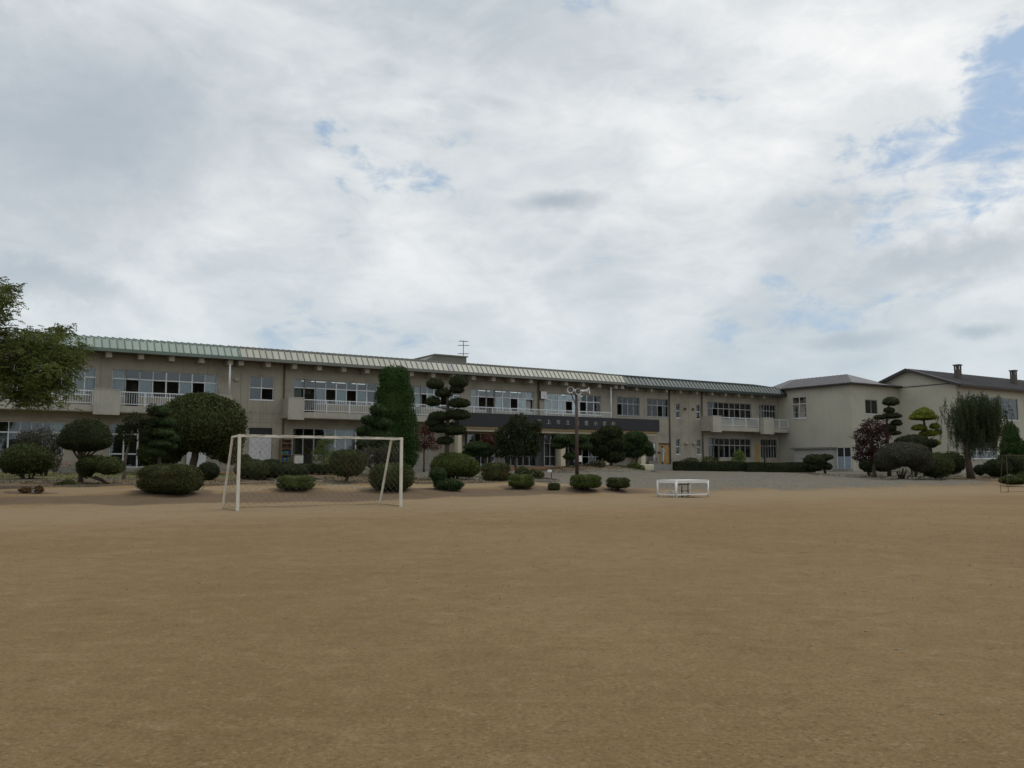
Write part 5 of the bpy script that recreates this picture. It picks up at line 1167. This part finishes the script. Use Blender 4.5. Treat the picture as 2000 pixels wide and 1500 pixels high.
def big_tree():
    """near tree whose trunk stands just outside the left edge; fine pinnate leaves in sprays"""
    rng = np.random.default_rng(5); rr = random.Random(5); dep = 33.0
    tr = cam_point(-95, 940, dep); u, v_ = UV(tr.x, tr.y); base = Vector((tr.x, tr.y, float(zt(v_, u)))); k = dep / FPX
    e = empty('leafy_tree', base); tag(e, 'large leafy tree reaching in from the left edge over the school roof', 'tree')
    cp = lambda x, y, o=0.0: cam_point(x, y, dep + o) - base
    trunk = [Vector((0, 0, -.08)), cp(-92, 860), cp(-85, 790), cp(-70, 720), cp(-60, 650), cp(-55, 590)]
    MB().tube(trunk, [.26, .20, .17, .14, .10, .05], 10).build('trunk', 'bark', e, True)
    blobs = [(35, 700, 48, 40), (85, 705, 50, 48), (120, 715, 34, 38), (55, 752, 55, 34), (100, 762, 42, 28), (30, 772, 34, 20), (140, 690, 22, 26), (60, 652, 24, 18), (100, 655, 30, 16), (130, 645, 12, 10), (5, 590, 24, 34), (20, 565, 14, 12), (-30, 620, 30, 50), (-20, 720, 40, 60), (-60, 560, 50, 40), (-60, 680, 50, 60), (-110, 640, 60, 70), (-120, 560, 50, 50), (12, 650, 14, 8)]
    P, N, AX = [], [], []; tips = []
    for (x, y, rx, ry) in blobs:
        m = max(6, int(rx * ry / 33))
        for j in range(m):
            a = rr.uniform(0, 6.28); q = math.sqrt(rr.random()); c = cp(x + rx * q * math.cos(a), y + ry * q * math.sin(a), rr.gauss(0, .9)); tips.append(c)
            for s in range(7):                                   # sprays: leaflets in two ranks on a thin drooping stalk
                d = Vector((rr.gauss(.2, .8), rr.gauss(0, .8), rr.gauss(-.12, .38))).normalized(); L = rr.uniform(.22, .45); st = c + Vector((rr.gauss(0, .14), rr.gauss(0, .2), rr.gauss(0, .10)))
                side = d.cross(Vector((0, 0, 1))); side = side.normalized() if side.length > .01 else Vector((1, 0, 0))
                for t in range(9):
                    for sg in (-1, 1):
                        f = (t + .5) / 9; pt = st + d * (L * f) + side * (sg * .045) + Vector((0, 0, -.10 * f * f)); P.append(pt); N.append((rr.gauss(0, .8), rr.gauss(-.35, .8), .9)); AX.append(side * sg + d * .5)
    leaf_mesh('crown', np.array([tuple(q) for q in P]), np.array(N), .088, .46, 'leaf_tree', rng, e, np.array([tuple(q) for q in AX]))
    for i, (x, y, rx, ry) in enumerate(blobs[:13]):
        c = cp(x, y); a = trunk[2 + i % 3]; mid = a.lerp(c, .5) + Vector((0, 0, .25)); MB().tube([a, mid, c], [.045, .03, .012], 6).build('branch', 'bark', e, True)
    tw = MB()
    for i, c in enumerate(tips):
        if i % 2 == 0:
            b = min(blobs, key=lambda q: (cp(q[0], q[1]) - c).length); tw.tube([cp(b[0], b[1]), c], [.018, .007], 4, cap=False)
    tw.build('twigs', 'bark', e)
big_tree()
planter(112, 148, 5.5, 'flower_red', 'concrete trough of red flowers beside the dome-shaped tree', None)
planter(1266, 1284, .5, 'flower_red', 'red flower trough in front of the grey side door', 1.6)

# loose stone by the small shrub
s_u, s_v, s_p = ground_hit(72, 962)
stn = MB().ball((0, 0, .06), (.10, .09, .10), 8, 6).build('white_stone', 'white_clean', None, False, s_p + Vector((0, -.15, 0))); tag(stn, 'small white stone lying at the foot of the brownish shrub', 'stone')

# ground cover, crumbs and pebbles nobody could count
def scatter():
    rng = np.random.default_rng(9); n = 5200
    u = rng.uniform(-12, 16, n); v = rng.uniform(2.5, 21, n); keep = (np.sin(u * 1.3 + v) + np.sin(v * 1.9 - u * .7) + rng.normal(size=n) * .5) > .45; u, v = u[keep], v[keep]
    u2 = rng.uniform(57, 74, 900); v2 = rng.uniform(15, 26, 900); u3 = rng.uniform(36.5, 46, 900); v3 = rng.uniform(7.5, 11.2, 900); u4 = rng.uniform(17, 29, 700); v4 = rng.uniform(14, 21.5, 700); u5 = rng.uniform(-8, 27, 60); v5 = rng.uniform(21.6, 22.6, 60)
    u = np.concatenate([u, u2, u3, u4, u5]); v = np.concatenate([v, v2, v3, v4, v5]); z = zt(v, u)
    P = np.stack([u * DX + (v - DW) * NX, u * DY + (v - DW) * NY, z + rng.uniform(.01, .07, len(u))], -1)
    P = np.repeat(P, 4, 0) + rng.normal(size=(len(P) * 4, 3)) * [.10, .10, .03]
    o = leaf_mesh('ground_cover', P, rng.normal(size=P.shape), .09, .4, 'weed', rng, None, np.tile([0, 0, 1.0], (len(P), 1))); o['kind'] = 'stuff'; o['label'] = 'low weeds and ground cover in the garden beds'; o['category'] = 'ground cover'
    n = 5200; y = 3.5 + 34 * rng.random(n) ** 1.9; x = rng.uniform(-.72, .72, n) * (y + 1); s = rng.uniform(.003, .011, n) * (1 + (rng.random(n) < .03) * .8) * np.clip(y / 7, .7, 2.2)
    un, vn = UV(x, y); z = zt(vn, un)
    b = np.array([(1, 0, 0), (0, 1, 0), (-1, 0, 0), (0, -1, 0), (0, 0, .7), (0, 0, -.4)]); tri = np.array([(0, 1, 4, 4), (1, 2, 4, 4), (2, 3, 4, 4), (3, 0, 4, 4)])
    Vt = (b[None] * s[:, None, None] * rng.uniform(.6, 1.4, (n, 1, 3)) + np.stack([x, y, z + s * .15], -1)[:, None]).reshape(-1, 3)
    f = [(i * 6 + a, i * 6 + b_, i * 6 + c) for i in range(n) for (a, b_, c, _) in tri]
    me = bpy.data.meshes.new('pebbles'); me.from_pydata(Vt.tolist(), [], f); me.update(); me.materials.append(M['pebble'])
    o = link('pebbles', me); o['kind'] = 'stuff'; o['label'] = 'scattered grit and small pebbles on the sand field'; o['category'] = 'pebbles'
scatter()

# ------------------------------------------------------------------ person by the wooden door
def person():
    u = ub(1294, 2.4, .75); e = empty('person', S(u, .75, 1.60), TH + R(180))       # local +x is where the person faces (to the left along the wall)
    tag(e, 'person in pale blue work clothes and dark boots at the wooden door, holding bowl', 'person')
    J = [(0, 0, .95, .135), (.0, 0, 1.15, .125), (.01, 0, 1.33, .135), (.02, 0, 1.46, .065), (.045, 0, 1.52, .058), (.05, 0, 1.60, .092), (.045, 0, 1.67, .075)]
    E = [(0, 1), (1, 2), (2, 3), (3, 4), (4, 5), (5, 6)]
    for s in (-1, 1):
        n = len(J); st = .07 * s
        J += [(0, .09 * s, .90, .095), (.02 + st * .5, .10 * s, .50, .068), (-.02 + st, .10 * s, .10, .050), (.05 + st, .105 * s, .045, .045), (.14 + st, .11 * s, .035, .035)]; E += [(0, n), (n, n + 1), (n + 1, n + 2), (n + 2, n + 3), (n + 3, n + 4)]
        n = len(J)
        J += [(.01, .17 * s, 1.38, .062), (-.02, .215 * s, 1.12, .050), (.16, .16 * s, 1.02, .040), (.235, .12 * s, 1.03, .030), (.29, .095 * s, 1.03, .030)]; E += [(2, n), (n, n + 1), (n + 1, n + 2), (n + 2, n + 3), (n + 3, n + 4)]
    me = bpy.data.meshes.new('body'); me.from_pydata([j[:3] for j in J], E, []); o = bpy.data.objects.new('tmp_body', me); col.objects.link(o)
    o.modifiers.new('s', 'SKIN'); 
    for i, sv in enumerate(me.skin_vertices[0].data): sv.radius = (J[i][3], J[i][3] * (1.18 if i in (1, 2) else 1.0)); sv.use_root = i == 0
    ss = o.modifiers.new('u', 'SUBSURF'); ss.levels = 2; ss.render_levels = 2
    bpy.context.view_layer.update()
    body = bpy.data.meshes.new_from_object(o.evaluated_get(bpy.context.evaluated_depsgraph_get())); body.name = 'body'; bpy.data.objects.remove(o)
    f = MB()                                                    # fingers curled round the bowl, thumbs on its rim; nose
    for s in (-1, 1):
        for q, (dz, ln) in enumerate(((.03, .075), (.012, .085), (-.006, .08), (-.024, .06))):
            p0 = Vector((.29, .095 * s, 1.03 + dz)); p1 = p0 + Vector((ln * .6, -.02 * s, .0)); p2 = p1 + Vector((ln * .35, -.045 * s, -.012)); f.tube([p0, p1, p2], [.010, .009, .007], 6)
        p0 = Vector((.265, .09 * s, 1.055)); f.tube([p0, p0 + Vector((.03, -.03 * s, .03)), p0 + Vector((.06, -.045 * s, .028))], [.011, .010, .008], 6)
    f.tube([(.125, 0, 1.625), (.152, 0, 1.585), (.125, 0, 1.575)], [.010, .016, .010], 6)
    for s in (-1, 1): f.ball((.04, .088 * s, 1.60), (.025, .012, .033), 8, 6); f.ball((.125, .032 * s, 1.615), (.012, .012, .008), 6, 4)
    fm = f.mesh('tmp_fingers', None)
    bm = bmesh.new(); bm.from_mesh(body); bm.from_mesh(fm); bm.to_mesh(body); bm.free()
    body.materials.clear()
    for n in ('cloth_pale', 'skin', 'boots'): body.materials.append(M[n])
    for p in body.polygons:
        c = p.center; p.material_index = 2 if c.z < .24 else (1 if c.z > 1.47 or (c.x > .21 and .9 < c.z < 1.12) else 0); p.use_smooth = True
    link('body', body, e)
    h = MB().ball((.028, 0, 1.645), (.112, .104, .088), 14, 9).ball((-.02, 0, 1.60), (.075, .092, .085), 12, 8); h.build('hair', 'hair', e, True)
    bl = empty('bowl', S(u, .75, 1.60) + Vector((-DX * .43, -DY * .43, .97)), 0); tag(bl, 'small dark round bowl held by the person at the wooden door', 'bowl')
    b = MB(); b.tube([(0, 0, 0), (0, 0, .02), (0, 0, .08), (0, 0, .16)], [.05, .09, .135, .15], 16); b.build('bowl_body', 'leaf_dry', bl, True); MB().tube([(0, 0, .15), (0, 0, .175)], .158, 16).build('rim', 'pole_brown', bl)
person()
